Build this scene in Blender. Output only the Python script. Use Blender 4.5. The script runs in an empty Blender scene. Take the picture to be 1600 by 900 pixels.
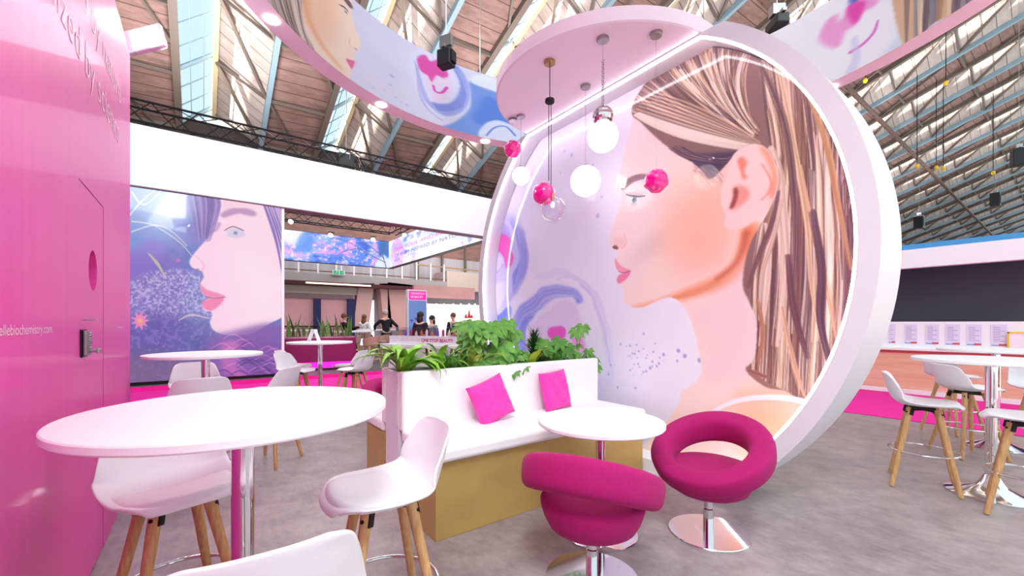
import bpy, bmesh, math, random
import numpy as np
from math import sin, cos, pi, radians, sqrt, atan2
from mathutils import Vector, Matrix, Euler
random.seed(7); rng = np.random.RandomState(11)
scn = bpy.context.scene
COL = scn.collection

# ------------------------------------------------------------------ measuring
# x runs along the benches / white fascia, y along the pink cabin, camera at x=y=0
FOC, EYE, HOR = 655.0, 1.39, 505.0
_h = math.hypot(885, 655); AX, AY = 885/_h, 655/_h          # camera-right and camera-forward parts of world x
def _ray(px, py):
    cx, cz = (px-800)/FOC, (HOR-py)/FOC
    return Vector((cx*AX+AY, -cx*AY+AX, cz))
def on_z(px, py, z=0.0):
    r = _ray(px, py); t = (z-EYE)/r.z; return Vector((r.x*t, r.y*t, z))
def on_x(px, py, x):
    r = _ray(px, py); t = x/r.x; return Vector((x, r.y*t, EYE+r.z*t))
def on_y(px, py, y):
    r = _ray(px, py); t = y/r.y; return Vector((r.x*t, y, EYE+r.z*t))
def at(px, py, d):
    r = _ray(px, py); return Vector((r.x*d, r.y*d, EYE+r.z*d))
CR = Vector((AX, -AY, 0)); CF = Vector((AY, AX, 0))          # directions to the right and away, seen from the entrance

# ------------------------------------------------------------------ materials
def srgb(c):
    return tuple(((v/255)/12.92 if v/255 <= .04045 else (((v/255)+.055)/1.055)**2.4) for v in c)
def mat(name, rgb, rough=.5, metal=0, noise=None, bump=None, coat=0, emis=0, spec=.5, sheen=0, trans=0, alpha=1, ior=1.45, wood=None):
    m = bpy.data.materials.new(name); m.use_nodes = True
    nt = m.node_tree; b = nt.nodes['Principled BSDF']
    c = (*srgb(rgb), 1)
    b.inputs['Base Color'].default_value = c; b.inputs['Roughness'].default_value = rough
    b.inputs['Metallic'].default_value = metal; b.inputs['Specular IOR Level'].default_value = spec
    b.inputs['Coat Weight'].default_value = coat; b.inputs['Coat Roughness'].default_value = .06
    b.inputs['Sheen Weight'].default_value = sheen; b.inputs['Transmission Weight'].default_value = trans
    b.inputs['Alpha'].default_value = alpha; b.inputs['IOR'].default_value = ior
    if emis:
        b.inputs['Emission Color'].default_value = c; b.inputs['Emission Strength'].default_value = emis
    tc = nt.nodes.new('ShaderNodeTexCoord')
    if noise:                                   # (second colour, scale, stretch xyz, detail)
        rgb2, sc, st, det = noise
        mp = nt.nodes.new('ShaderNodeMapping'); mp.inputs['Scale'].default_value = st
        nz = nt.nodes.new('ShaderNodeTexNoise'); nz.inputs['Scale'].default_value = sc; nz.inputs['Detail'].default_value = det
        nz.inputs['Roughness'].default_value = .62
        rp = nt.nodes.new('ShaderNodeValToRGB'); rp.color_ramp.elements[0].position = .32; rp.color_ramp.elements[1].position = .68
        rp.color_ramp.elements[0].color = c; rp.color_ramp.elements[1].color = (*srgb(rgb2), 1)
        nt.links.new(tc.outputs['Object'], mp.inputs[0]); nt.links.new(mp.outputs[0], nz.inputs['Vector'])
        nt.links.new(nz.outputs['Fac'], rp.inputs[0]); nt.links.new(rp.outputs[0], b.inputs['Base Color'])
    if bump:
        sc, dist, stren = bump
        nz = nt.nodes.new('ShaderNodeTexNoise'); nz.inputs['Scale'].default_value = sc; nz.inputs['Detail'].default_value = 3
        bp = nt.nodes.new('ShaderNodeBump'); bp.inputs['Distance'].default_value = dist; bp.inputs['Strength'].default_value = stren
        nt.links.new(tc.outputs['Object'], nz.inputs['Vector']); nt.links.new(nz.outputs['Fac'], bp.inputs['Height'])
        nt.links.new(bp.outputs[0], b.inputs['Normal'])
    return m
def print_mat(name, emis=0, rough=.35, coat=0, base=1.0):
    m = bpy.data.materials.new(name); m.use_nodes = True
    nt = m.node_tree; b = nt.nodes['Principled BSDF']
    a = nt.nodes.new('ShaderNodeAttribute'); a.attribute_name = 'print'
    b.inputs['Roughness'].default_value = rough; b.inputs['Coat Weight'].default_value = coat; b.inputs['Coat Roughness'].default_value = .03
    if base > 0: nt.links.new(a.outputs['Color'], b.inputs['Base Color'])
    else: b.inputs['Base Color'].default_value = (.02, .02, .03, 1)
    if emis:
        nt.links.new(a.outputs['Color'], b.inputs['Emission Color']); b.inputs['Emission Strength'].default_value = emis
    return m
def emit(name, rgb, s):
    m = bpy.data.materials.new(name); m.use_nodes = True; nt = m.node_tree
    b = nt.nodes['Principled BSDF']; b.inputs['Base Color'].default_value = (*srgb(rgb), 1)
    b.inputs['Emission Color'].default_value = (*srgb(rgb), 1); b.inputs['Emission Strength'].default_value = s
    return m
def clear_mat(name, tint, gloss=.12, glow=0):
    m = bpy.data.materials.new(name); m.use_nodes = True; nt = m.node_tree
    for n in list(nt.nodes): nt.nodes.remove(n)
    o = nt.nodes.new('ShaderNodeOutputMaterial'); t = nt.nodes.new('ShaderNodeBsdfTransparent'); g = nt.nodes.new('ShaderNodeBsdfGlossy')
    mx = nt.nodes.new('ShaderNodeMixShader'); lw = nt.nodes.new('ShaderNodeLayerWeight'); lw.inputs['Blend'].default_value = gloss
    t.inputs[0].default_value = (*tint, 1); g.inputs['Roughness'].default_value = .04
    nt.links.new(lw.outputs['Facing'], mx.inputs[0]); nt.links.new(t.outputs[0], mx.inputs[1]); nt.links.new(g.outputs[0], mx.inputs[2])
    nt.links.new(mx.outputs[0], o.inputs[0]); return m

M = dict(
    white=mat('white_lacquer', (244, 241, 246), .32), whitew=mat('white_wall_paint', (246, 244, 250), .6),
    top=mat('white_laminate', (243, 240, 245), .38, bump=(60, .0006, .2)),
    plastic=mat('white_plastic', (238, 232, 238), .36), pad=mat('white_leatherette', (240, 234, 238), .5, bump=(90, .001, .3)),
    shell_g=mat('pale_grey_plastic', (222, 216, 222), .4),
    chrome=mat('chrome', (225, 222, 226), .07, 1), steel=mat('brushed_steel', (168, 162, 164), .35, 1),
    black=mat('black_metal', (28, 24, 28), .45, .4), blackp=mat('black_plastic', (22, 20, 24), .4),
    wood=mat('oak_wood', (214, 170, 120), .5, noise=((184, 134, 86), 26, (3, 3, .35), 5), bump=(70, .001, .3)),
    woodp=mat('pale_ash_wood', (214, 176, 138), .55, noise=((190, 148, 108), 22, (3, 3, .4), 4)),
    gold=mat('gold_laminate', (196, 164, 98), .42, .2, noise=((182, 150, 88), 1.4, (1, 1, 2), 3)),
    cush=mat('white_upholstery', (246, 240, 243), .75, bump=(35, .003, .25), sheen=.2),
    planter=mat('lilac_white_panel', (236, 226, 242), .5),
    magf=mat('magenta_wool', (176, 0, 104), .85, sheen=.02, noise=((158, 0, 92), 160, (1, 1, 1), 2), bump=(420, .0012, .5)),
    magp=mat('pink_cotton', (240, 60, 178), .68, noise=((232, 50, 168), 12, (1, 1, 1), 3), bump=(26, .006, .5), sheen=.2),
    carpet=mat('magenta_carpet', (240, 30, 160), .95, noise=((228, 22, 150), 90, (1, 1, 1), 3), bump=(300, .002, .5)),
    pinkw=mat('glossy_pink_panel', (234, 74, 172), .42, coat=.12, noise=((229, 66, 166), 2, (1, 5, .05), 3), bump=(1.2, .004, .25)),
    pinkd=mat('pink_panel_edge', (150, 20, 95), .5), lilacr=mat('pale_pink_band', (248, 224, 234), .5),
    letter=mat('white_lettering', (250, 214, 236), .5),
    soil=mat('dark_soil', (52, 38, 30), .95, noise=((34, 26, 20), 30, (1, 1, 1), 4)),
    beam=mat('grey_roof_steel', (112, 98, 90), .6), bluebeam=mat('blue_grey_roof_steel', (140, 164, 178), .55),
    creambeam=mat('cream_roof_steel', (214, 196, 160), .6),
    aisle=mat('dark_grey_booth_floor', (100, 92, 96), .6, noise=((86, 80, 84), 6, (1, 1, 1), 4)),
    led_w=emit('warm_white_light', (255, 244, 248), 7), strip=emit('white_led_strip', (255, 250, 255), 10),
    lampw=emit('lit_opal_glass', (255, 248, 246), 2.6), spot=emit('lit_downlight', (255, 248, 240), 10),
    spotm=emit('lit_stage_lamp', (255, 238, 210), 14),
    magb=mat('magenta_glass', (236, 0, 140), .12, coat=1, bump=(16, .02, 1), emis=.12),
    mirror=mat('mirror_tiles', (215, 200, 205), .05, 1), brass=mat('brass', (190, 160, 110), .25, 1),
    glass=clear_mat('clear_glass', (.97, .95, .98), .22), sky_glass=clear_mat('skylight_glass', (.60, .66, .74), .02),
    acryl=clear_mat('clear_acrylic', (.93, .88, .93), .16),
)

# ------------------------------------------------------------------ mesh building
class MB:
    def __init__(s): s.v = []; s.f = []; s.mi = []; s.mats = []; s.cur = 0
    def use(s, m):
        if m not in s.mats: s.mats.append(m)
        s.cur = s.mats.index(m); return s
    def add(s, vs, fs):
        o = len(s.v); s.v += [tuple(v) for v in vs]
        for f in fs: s.f.append(tuple(i+o for i in f)); s.mi.append(s.cur)
        return s
    def box(s, x0, x1, y0, y1, z0, z1, rot=None, org=None):
        vs = [Vector((x, y, z)) for x in (x0, x1) for y in (y0, y1) for z in (z0, z1)]
        if rot is not None: vs = [rot @ v for v in vs]
        if org is not None: vs = [v+Vector(org) for v in vs]
        return s.add(vs, [(0, 1, 3, 2), (4, 6, 7, 5), (0, 4, 5, 1), (2, 3, 7, 6), (0, 2, 6, 4), (1, 5, 7, 3)])
    def bar(s, p, q, w, h=None, up=(0, 0, 1)):
        p, q = Vector(p), Vector(q); d = (q-p); L = d.length
        if L < 1e-6: return s
        d /= L; h = h or w; u = Vector(up)
        if abs(d.dot(u)) > .98: u = Vector((1, 0, 0))
        a = d.cross(u).normalized(); b = a.cross(d)
        vs = [p+a*w/2*i+b*h/2*j for (i, j) in ((-1, -1), (1, -1), (1, 1), (-1, 1))]+[q+a*w/2*i+b*h/2*j for (i, j) in ((-1, -1), (1, -1), (1, 1), (-1, 1))]
        return s.add(vs, [(3, 2, 1, 0), (4, 5, 6, 7), (0, 1, 5, 4), (1, 2, 6, 5), (2, 3, 7, 6), (3, 0, 4, 7)])
    def tube(s, pts, r, n=10, cap=True, r2=None):
        pts = [Vector(p) for p in pts]; rs = []
        N = len(pts)
        for i in range(N): rs.append(r if r2 is None else r+(r2-r)*i/(N-1))
        vs = []; prev = None
        for i, p in enumerate(pts):
            d = (pts[min(i+1, N-1)]-pts[max(i-1, 0)]).normalized()
            if prev is None:
                u = Vector((0, 0, 1)) if abs(d.z) < .95 else Vector((1, 0, 0)); a = d.cross(u).normalized()
            else: a = (prev-d*prev.dot(d)).normalized()
            prev = a; b = d.cross(a)
            vs += [p+(a*cos(2*pi*k/n)+b*sin(2*pi*k/n))*rs[i] for k in range(n)]
        fs = [(i*n+k, i*n+(k+1) % n, (i+1)*n+(k+1) % n, (i+1)*n+k) for i in range(N-1) for k in range(n)]
        if cap: fs += [tuple(range(n))[::-1], tuple((N-1)*n+k for k in range(n))]
        return s.add(vs, fs)
    def lathe(s, prof, c=(0, 0, 0), n=48, rot=None):
        c = Vector(c); vs = []; N = len(prof)
        for r, z in prof:
            for k in range(n):
                v = Vector((max(r, 1e-5)*cos(2*pi*k/n), max(r, 1e-5)*sin(2*pi*k/n), z))
                if rot is not None: v = rot @ v
                vs.append(v+c)
        fs = [(i*n+k, i*n+(k+1) % n, (i+1)*n+(k+1) % n, (i+1)*n+k) for i in range(N-1) for k in range(n)]
        return s.add(vs, fs)
    def torus(s, R, r, c=(0, 0, 0), n=48, m=10, rot=None):
        c = Vector(c); vs = []
        for k in range(n):
            for j in range(m):
                a, b = 2*pi*k/n, 2*pi*j/m
                v = Vector(((R+r*cos(b))*cos(a), (R+r*cos(b))*sin(a), r*sin(b)))
                if rot is not None: v = rot @ v
                vs.append(v+c)
        return s.add(vs, [(k*m+j, ((k+1) % n)*m+j, ((k+1) % n)*m+(j+1) % m, k*m+(j+1) % m) for k in range(n) for j in range(m)])
    def sphere(s, c, r, n=20, m=12, sc=(1, 1, 1), rot=None):
        c = Vector(c); vs = []
        for j in range(m+1):
            for k in range(n):
                t, p = pi*j/m, 2*pi*k/n
                v = Vector((max(sin(t), 1e-4)*cos(p)*r*sc[0], max(sin(t), 1e-4)*sin(p)*r*sc[1], cos(t)*r*sc[2]))
                if rot is not None: v = rot @ v
                vs.append(v+c)
        return s.add(vs, [(j*n+k, (j+1)*n+k, (j+1)*n+(k+1) % n, j*n+(k+1) % n) for j in range(m) for k in range(n)])
    def extrude(s, pts, vec):
        n = len(pts); vec = Vector(vec); a = [Vector(p) for p in pts]
        return s.add(a+[p+vec for p in a], [tuple(range(n))[::-1], tuple(range(n, 2*n))]+[(i, (i+1) % n, n+(i+1) % n, n+i) for i in range(n)])
    def build(s, name, m=None, parent=None, smooth=None, bevel=0, subd=0, solid=0, seg=2):
        me = bpy.data.meshes.new(name); me.from_pydata(s.v, [], s.f)
        ms = s.mats if s.mats else [m]
        for q in ms: me.materials.append(q)
        if s.mats: me.polygons.foreach_set('material_index', s.mi)
        bm = bmesh.new(); bm.from_mesh(me); bmesh.ops.recalc_face_normals(bm, faces=bm.faces); bm.to_mesh(me); bm.free()
        o = bpy.data.objects.new(name, me); COL.objects.link(o)
        if parent is not None: o.parent = parent
        if solid:
            d = o.modifiers.new('solid', 'SOLIDIFY'); d.thickness = solid; d.offset = 0
        if bevel:
            d = o.modifiers.new('bevel', 'BEVEL'); d.width = bevel; d.segments = seg; d.limit_method = 'ANGLE'; d.angle_limit = radians(40)
        if subd:
            d = o.modifiers.new('subd', 'SUBSURF'); d.levels = subd; d.render_levels = subd
        if smooth is not None:
            me.polygons.foreach_set('use_smooth', [True]*len(me.polygons))
            if smooth > 0:
                try: me.set_sharp_from_angle(angle=radians(smooth))
                except Exception: pass
        return o
def thing(name, label, cat, loc=(0, 0, 0), rz=0, group=None):
    o = bpy.data.objects.new(name, None); COL.objects.link(o); o.location = loc; o.rotation_euler = (0, 0, rz)
    o.empty_display_size = .1
    return tag(o, label, cat, group)
def tag(o, label=None, cat=None, group=None, kind=None):
    if label: o['label'] = label
    if cat: o['category'] = cat
    if group: o['group'] = group
    if kind: o['kind'] = kind
    return o
def dup(o, parent=None):
    c = o.copy(); COL.objects.link(c)
    if parent is not None: c.parent = parent; c.matrix_parent_inverse = o.matrix_parent_inverse
    for ch in list(o.children): dup(ch, c)
    return c
def text(s, size, m, parent, name='lettering', extr=.002, font_sx=1.0, align='LEFT', bold=0):
    cu = bpy.data.curves.new(name, 'FONT'); cu.body = s; cu.size = size; cu.extrude = extr; cu.align_x = align; cu.offset = bold
    o = bpy.data.objects.new(name, cu); COL.objects.link(o)
    bpy.context.view_layer.update()
    dg = bpy.context.evaluated_depsgraph_get()
    me = bpy.data.meshes.new_from_object(o.evaluated_get(dg)); bpy.data.objects.remove(o)
    me.materials.clear(); me.materials.append(m)
    for v in me.vertices: v.co.x *= font_sx
    n = bpy.data.objects.new(name, me); COL.objects.link(n)
    if parent is not None: n.parent = parent
    return n
def text_w(o):
    xs = [v.co.x for v in o.data.vertices]; return min(xs), max(xs)

# ------------------------------------------------------------------ print painting (flat artwork on its own surface coordinates)
def crom(pts, n=6, closed=True):
    P = [np.array(p, float) for p in pts]; N = len(P); out = []
    for i in range(N if closed else N-1):
        if closed: a, b, c, d = P[i-1], P[i], P[(i+1) % N], P[(i+2) % N]
        else: a, b, c, d = P[max(i-1, 0)], P[i], P[i+1], P[min(i+2, N-1)]
        for k in range(n):
            t = k/n; out.append(.5*((2*b)+(-a+c)*t+(2*a-5*b+4*c-d)*t*t+(-a+3*b-3*c+d)*t**3))
    if not closed: out.append(P[-1])
    return np.array(out)
class Canvas:
    def __init__(s, w, h, a0, a1, b0, b1, conv=None):
        s.w, s.h = w, h; s.a0, s.a1, s.b0, s.b1 = a0, a1, b0, b1; s.conv = conv
        s.img = np.zeros((h, w, 3)); s.da = (a1-a0)/(w-1); s.db = (b1-b0)/(h-1)
        s.I, s.J = np.meshgrid(np.arange(w), np.arange(h))
    def pt(s, pts):                                   # measured points -> grid cells
        out = []
        for p in pts:
            a, b = s.conv(*p) if s.conv else p
            out.append(((a-s.a0)/s.da, (b-s.b0)/s.db))
        return np.array(out)
    def blur(s, m, sg):
        if sg <= .2: return m
        r = int(3*sg+1); k = np.exp(-np.arange(-r, r+1)**2/(2*sg*sg)); k /= k.sum()
        p = np.pad(m, r, mode='edge')
        p = np.apply_along_axis(lambda q: np.convolve(q, k, 'valid'), 0, p)
        return np.apply_along_axis(lambda q: np.convolve(q, k, 'valid'), 1, p)
    def region(s, P, pad):
        x0 = int(max(0, P[:, 0].min()-pad)); x1 = int(min(s.w, P[:, 0].max()+pad+2)); y0 = int(max(0, P[:, 1].min()-pad)); y1 = int(min(s.h, P[:, 1].max()+pad+2))
        return x0, x1, y0, y1
    def mask(s, pts, sg=.8, smooth=True, raw=False):
        P = pts if raw else s.pt(pts)
        if smooth: P = crom(P)
        x0, x1, y0, y1 = s.region(P, 3*sg+2)
        if x1-x0 < 2 or y1-y0 < 2: return None
        X = s.I[y0:y1, x0:x1].astype(float); Y = s.J[y0:y1, x0:x1].astype(float); ins = np.zeros(X.shape, bool)
        for i in range(len(P)):
            (xa, ya), (xb, yb) = P[i-1], P[i]
            if ya == yb: continue
            c = ((ya > Y) != (yb > Y)) & (X < (xb-xa)*(Y-ya)/(yb-ya)+xa); ins ^= c
        return (x0, x1, y0, y1), s.blur(ins.astype(float), sg)
    def put(s, reg, m, col, alpha=1.0):
        x0, x1, y0, y1 = reg; a = (m*alpha)[..., None]; c = np.array(col, float)
        s.img[y0:y1, x0:x1] = s.img[y0:y1, x0:x1]*(1-a)+c*a
    def poly(s, pts, col, sg=.8, alpha=1.0, smooth=True, clip=None):
        q = s.mask(pts, sg, smooth)
        if q is None: return
        reg, m = q
        if clip is not None: x0, x1, y0, y1 = reg; m = m*clip[y0:y1, x0:x1]
        s.put(reg, m, col, alpha)
    def full(s, pts, sg=.8, smooth=True):
        out = np.zeros((s.h, s.w)); q = s.mask(pts, sg, smooth)
        if q: (x0, x1, y0, y1), m = q; out[y0:y1, x0:x1] = m
        return out
    def stroke(s, pts, w0, w1, col, alpha=1.0, soft=.8, raw=False, n=5, clip=None, wm=None):
        P = pts if raw else s.pt(pts)
        P = crom(P, n, False) if n > 1 else P
        wmax = max(w0, w1, wm or 0)
        x0, x1, y0, y1 = s.region(P, wmax+soft*2+1)
        if x1-x0 < 2 or y1-y0 < 2: return
        X = s.I[y0:y1, x0:x1].astype(float); Y = s.J[y0:y1, x0:x1].astype(float)
        best = np.full(X.shape, -9.); N = len(P)-1
        for i in range(N):
            a, b = P[i], P[i+1]; d = b-a; L = (d**2).sum()+1e-9
            t = np.clip(((X-a[0])*d[0]+(Y-a[1])*d[1])/L, 0, 1)
            g = (i+t)/N
            wd = w0+(w1-w0)*g if wm is None else np.where(g < .5, w0+(wm-w0)*g*2, wm+(w1-wm)*(g-.5)*2)
            best = np.maximum(best, wd-np.hypot(X-a[0]-t*d[0], Y-a[1]-t*d[1]))
        m = np.clip(best/max(soft, .3)+.5, 0, 1)
        if clip is not None: m = m*clip[y0:y1, x0:x1]
        s.put((x0, x1, y0, y1), m, col, alpha)
    def dot(s, p, ra, rb, col, alpha=1.0, soft=1.0, ang=0):
        c = s.pt([p])[0]; t = np.linspace(0, 2*pi, 16, endpoint=False)
        x = ra*np.cos(t); y = rb*np.sin(t); s_ = np.c_[c[0]+x*cos(ang)-y*sin(ang), c[1]+x*sin(ang)+y*cos(ang)]
        q = s.mask(s_, soft, False, raw=True)
        if q: s.put(q[0], q[1], col, alpha)
    def noise(s, cells, seed=0, octv=3, asp=1.0):
        r = np.random.RandomState(seed); out = np.zeros((s.h, s.w)); amp = 1; tot = 0
        for o in range(octv):
            nx, ny = int(cells*2**o)+2, int(cells*2**o*asp)+2
            g = r.rand(ny+1, nx+1); X = s.I/(s.w)*(nx-1); Y = s.J/(s.h)*(ny-1)
            xi, yi = X.astype(int), Y.astype(int); fx, fy = X-xi, Y-yi; fx = fx*fx*(3-2*fx); fy = fy*fy*(3-2*fy)
            v = (g[yi, xi]*(1-fx)+g[yi, xi+1]*fx)*(1-fy)+(g[yi+1, xi]*(1-fx)+g[yi+1, xi+1]*fx)*fy
            out += v*amp; tot += amp; amp *= .5
        return out/tot
    def mix(s, m, col, alpha=1.0):
        a = (np.clip(m, 0, 1)*alpha)[..., None]; s.img = s.img*(1-a)+np.array(col, float)*a
def print_mesh(name, cv, pos, m, parent, keep=None, thick=0):
    """grid mesh carrying the artwork as a colour attribute; pos(a,b) arrays -> xyz arrays"""
    w, h = cv.w, cv.h
    a = cv.a0+cv.I*cv.da; b = cv.b0+cv.J*cv.db
    x, y, z = pos(a, b); co = np.stack([x, y, z], -1).reshape(-1, 3)
    idx = np.arange(w*h).reshape(h, w)
    F = np.stack([idx[:-1, :-1], idx[:-1, 1:], idx[1:, 1:], idx[1:, :-1]], -1).reshape(-1, 4)
    if keep is not None:
        K = keep(a, b); kf = (K[:-1, :-1] & K[:-1, 1:] & K[1:, 1:] & K[1:, :-1]).reshape(-1); F = F[kf]
        used = np.zeros(w*h, bool); used[F.reshape(-1)] = True; mp = np.cumsum(used)-1; F = mp[F]; co = co[used]
    else: used = np.ones(w*h, bool)
    me = bpy.data.meshes.new(name); me.vertices.add(len(co)); me.vertices.foreach_set('co', co.astype(np.float32).reshape(-1))
    me.loops.add(F.size); me.loops.foreach_set('vertex_index', F.astype(np.int32).reshape(-1))
    me.polygons.add(len(F)); me.polygons.foreach_set('loop_start', np.arange(0, F.size, 4, dtype=np.int32))
    try: me.polygons.foreach_set('loop_total', np.full(len(F), 4, dtype=np.int32))
    except Exception: pass
    me.update(calc_edges=True)
    c = np.clip(cv.img/255., 0, 1).reshape(-1, 3)[used]; c = np.where(c <= .04045, c/12.92, ((c+.055)/1.055)**2.4)
    at_ = me.color_attributes.new('print', 'FLOAT_COLOR', 'POINT')
    at_.data.foreach_set('color', np.concatenate([c, np.ones((len(c), 1))], 1).astype(np.float32).reshape(-1))
    me.materials.append(m); o = bpy.data.objects.new(name, me); COL.objects.link(o)
    if parent is not None: o.parent = parent
    return o
# ------------------------------------------------------------------ camera, daylight
cam = bpy.data.cameras.new('camera'); co_ = bpy.data.objects.new('camera', cam); COL.objects.link(co_); scn.camera = co_
co_.location = (0, 0, EYE); co_.rotation_euler = (radians(90), 0, -math.atan2(AY, AX)); cam.sensor_width = 36; cam.lens = FOC/1600*36
cam.shift_y = (HOR-450)/1600; cam.clip_end = 400; cam.clip_start = .02
scn.view_settings.view_transform = 'Standard'; scn.view_settings.look = 'None'; scn.view_settings.gamma = 1; scn.view_settings.use_curve_mapping = False
scn.view_settings.exposure = 0.25
wd = bpy.data.worlds.new('daylight'); scn.world = wd; wd.use_nodes = True
bg = wd.node_tree.nodes['Background']; bg.inputs[0].default_value = (.80, .98, 1, 1); bg.inputs[1].default_value = 1.25
def sun(name, d, e, col, ang=1.5):
    l = bpy.data.lights.new(name, 'SUN'); l.energy = e; l.color = col; l.angle = radians(ang)
    o = bpy.data.objects.new(name, l); COL.objects.link(o); o.rotation_euler = Vector(d).to_track_quat('-Z', 'Y').to_euler(); return o
sun('sun', (.99, -.01, -.125), 44, (1, .86, .66))
def area(name, loc, target, sx, sy, e, col=(1, .96, .95)):
    l = bpy.data.lights.new(name, 'AREA'); l.shape = 'RECTANGLE'; l.size = sx; l.size_y = sy; l.energy = e; l.color = col
    o = bpy.data.objects.new(name, l); COL.objects.link(o); o.location = loc
    o.rotation_euler = (Vector(target)-Vector(loc)).to_track_quat('-Z', 'Y').to_euler(); return o
def spotl(name, loc, target, e, deg=70, col=(1, .95, .93), rad=.12, blend=.6):
    l = bpy.data.lights.new(name, 'SPOT'); l.energy = e; l.spot_size = radians(deg); l.spot_blend = blend; l.color = col; l.shadow_soft_size = rad
    o = bpy.data.objects.new(name, l); COL.objects.link(o); o.location = loc
    o.rotation_euler = (Vector(target)-Vector(loc)).to_track_quat('-Z', 'Y').to_euler(); return o
def pointl(name, loc, e, r=.1, col=(1, .95, .93)):
    l = bpy.data.lights.new(name, 'POINT'); l.energy = e; l.shadow_soft_size = r; l.color = col
    o = bpy.data.objects.new(name, l); COL.objects.link(o); o.location = loc; return o
def settle(root):
    inv = root.matrix_basis.inverted()
    for ch in root.children: ch.matrix_parent_inverse = inv
    return root
def struct(o): o['kind'] = 'structure'; return o

# ------------------------------------------------------------------ floor, carpets, hall shell
def floor_mat():
    m = mat('grey_vinyl_floor', (146, 134, 138), .34, spec=.45); nt = m.node_tree; b = nt.nodes['Principled BSDF']
    tc = nt.nodes.new('ShaderNodeTexCoord'); outs = []
    for sc, st, dt in ((.55, (1, 1.6, 1), 6), (5, (1, 1, 1), 8), (26, (1, .35, 1), 4)):
        mp = nt.nodes.new('ShaderNodeMapping'); mp.inputs['Scale'].default_value = st; mp.inputs['Rotation'].default_value = (0, 0, .6)
        n = nt.nodes.new('ShaderNodeTexNoise'); n.inputs['Scale'].default_value = sc; n.inputs['Detail'].default_value = dt; n.inputs['Roughness'].default_value = .68
        nt.links.new(tc.outputs['Object'], mp.inputs[0]); nt.links.new(mp.outputs[0], n.inputs['Vector']); outs.append(n.outputs['Fac'])
    ad = nt.nodes.new('ShaderNodeMath'); ad.operation = 'MULTIPLY_ADD'; nt.links.new(outs[1], ad.inputs[0]); ad.inputs[1].default_value = .8; nt.links.new(outs[0], ad.inputs[2])
    a2 = nt.nodes.new('ShaderNodeMath'); a2.operation = 'MULTIPLY_ADD'; nt.links.new(outs[2], a2.inputs[0]); a2.inputs[1].default_value = .45; nt.links.new(ad.outputs[0], a2.inputs[2])
    rp = nt.nodes.new('ShaderNodeValToRGB'); rp.color_ramp.elements[0].position = .80; rp.color_ramp.elements[1].position = 1.45
    dv = nt.nodes.new('ShaderNodeMath'); dv.operation = 'DIVIDE'; dv.inputs[1].default_value = 1.0
    rp.color_ramp.elements[0].position = .36; rp.color_ramp.elements[1].position = .64
    dv.inputs[1].default_value = 2.25
    nt.links.new(a2.outputs[0], dv.inputs[0]); nt.links.new(dv.outputs[0], rp.inputs[0])
    rp.color_ramp.elements[0].color = (*srgb((124, 111, 115)), 1); rp.color_ramp.elements[1].color = (*srgb((184, 170, 172)), 1)
    nt.links.new(rp.outputs[0], b.inputs['Base Color'])
    return m
struct(MB().box(-22, 200, -9, 28, -.2, 0).build('floor', floor_mat()))
ct = MB().extrude([(8.08, -5, .002), (11.12, -5, .002), (11.12, 11.3, .002), (-3, 11.3, .002), (-3, 8.3, .002), (8.08, 8.3, .002)], (0, 0, .006)).build('carpet', M['carpet'])
tag(ct, 'bright magenta carpet aisle running past the white booths', 'carpet')
wallm = mat('hall_wall_concrete', (176, 152, 142), .8, noise=((160, 138, 130), 1.2, (1, 1, 1), 4))
struct(MB().extrude([(-22, -2, 0), (-22, 28, 0), (-22, 28, 11.2), (-22, -2, 22.0)], (-.4, 0, 0)).build('wall_left', wallm))
struct(MB().box(-22.4, 200, 28, 28.4, 0, 11.6).build('wall_back', mat('brown_board_wall', (176, 134, 124), .8, noise=((150, 112, 104), 1.6, (1, 1, 3), 5))))
struct(MB().box(200, 200.4, -2, 28, 0, 21).build('wall_right', wallm))

# ------------------------------------------------------------------ saw-tooth timber roof
def roof_mat(name, c1, c2, line, per=.62):
    m = mat(name, c1, .85, noise=(c2, 1.1, (1, 3.5, 1), 8)); nt = m.node_tree; b = nt.nodes['Principled BSDF']
    src = b.inputs['Base Color'].links[0].from_socket
    tc = nt.nodes.new('ShaderNodeTexCoord'); sp = nt.nodes.new('ShaderNodeSeparateXYZ'); nt.links.new(tc.outputs['Object'], sp.inputs[0])
    w = nt.nodes.new('ShaderNodeMath'); w.operation = 'PINGPONG'; w.inputs[1].default_value = per/2; nt.links.new(sp.outputs['Y'], w.inputs[0])
    lt = nt.nodes.new('ShaderNodeMath'); lt.operation = 'LESS_THAN'; lt.inputs[1].default_value = .022; nt.links.new(w.outputs[0], lt.inputs[0])
    mx = nt.nodes.new('ShaderNodeMix'); mx.data_type = 'RGBA'; nt.links.new(lt.outputs[0], mx.inputs[0]); nt.links.new(src, mx.inputs[6]); mx.inputs[7].default_value = (*srgb(line), 1)
    nt.links.new(mx.outputs[2], b.inputs['Base Color']); return m
RB = roof_mat('brown_wood_wool_board', (160, 126, 118), (122, 94, 88), (92, 66, 60))
RC = roof_mat('pale_wood_wool_board', (206, 190, 184), (176, 158, 152), (128, 112, 106))
SL, Y0R, Y1R = .36, -2.0, 28.0
def zr(y): return 11.3+SL*(28-y)
PRO = [(0, 0), (2.75, .15), (4.25, 1.45), (6.4, 0)]
bay = bpy.data.objects.new('ceiling', None); COL.objects.link(bay); struct(bay)
def roofstrip(a, b, th=.12):
    (xa, za), (xb, zb) = a, b; p = [(xa, Y0R, zr(Y0R)+za), (xb, Y0R, zr(Y0R)+zb), (xb, Y1R, zr(Y1R)+zb), (xa, Y1R, zr(Y1R)+za)]
    return MB().extrude(p, (0, 0, th))
br = roofstrip(PRO[0], PRO[1]).build('brown_roof_panel', RB, bay)
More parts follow.
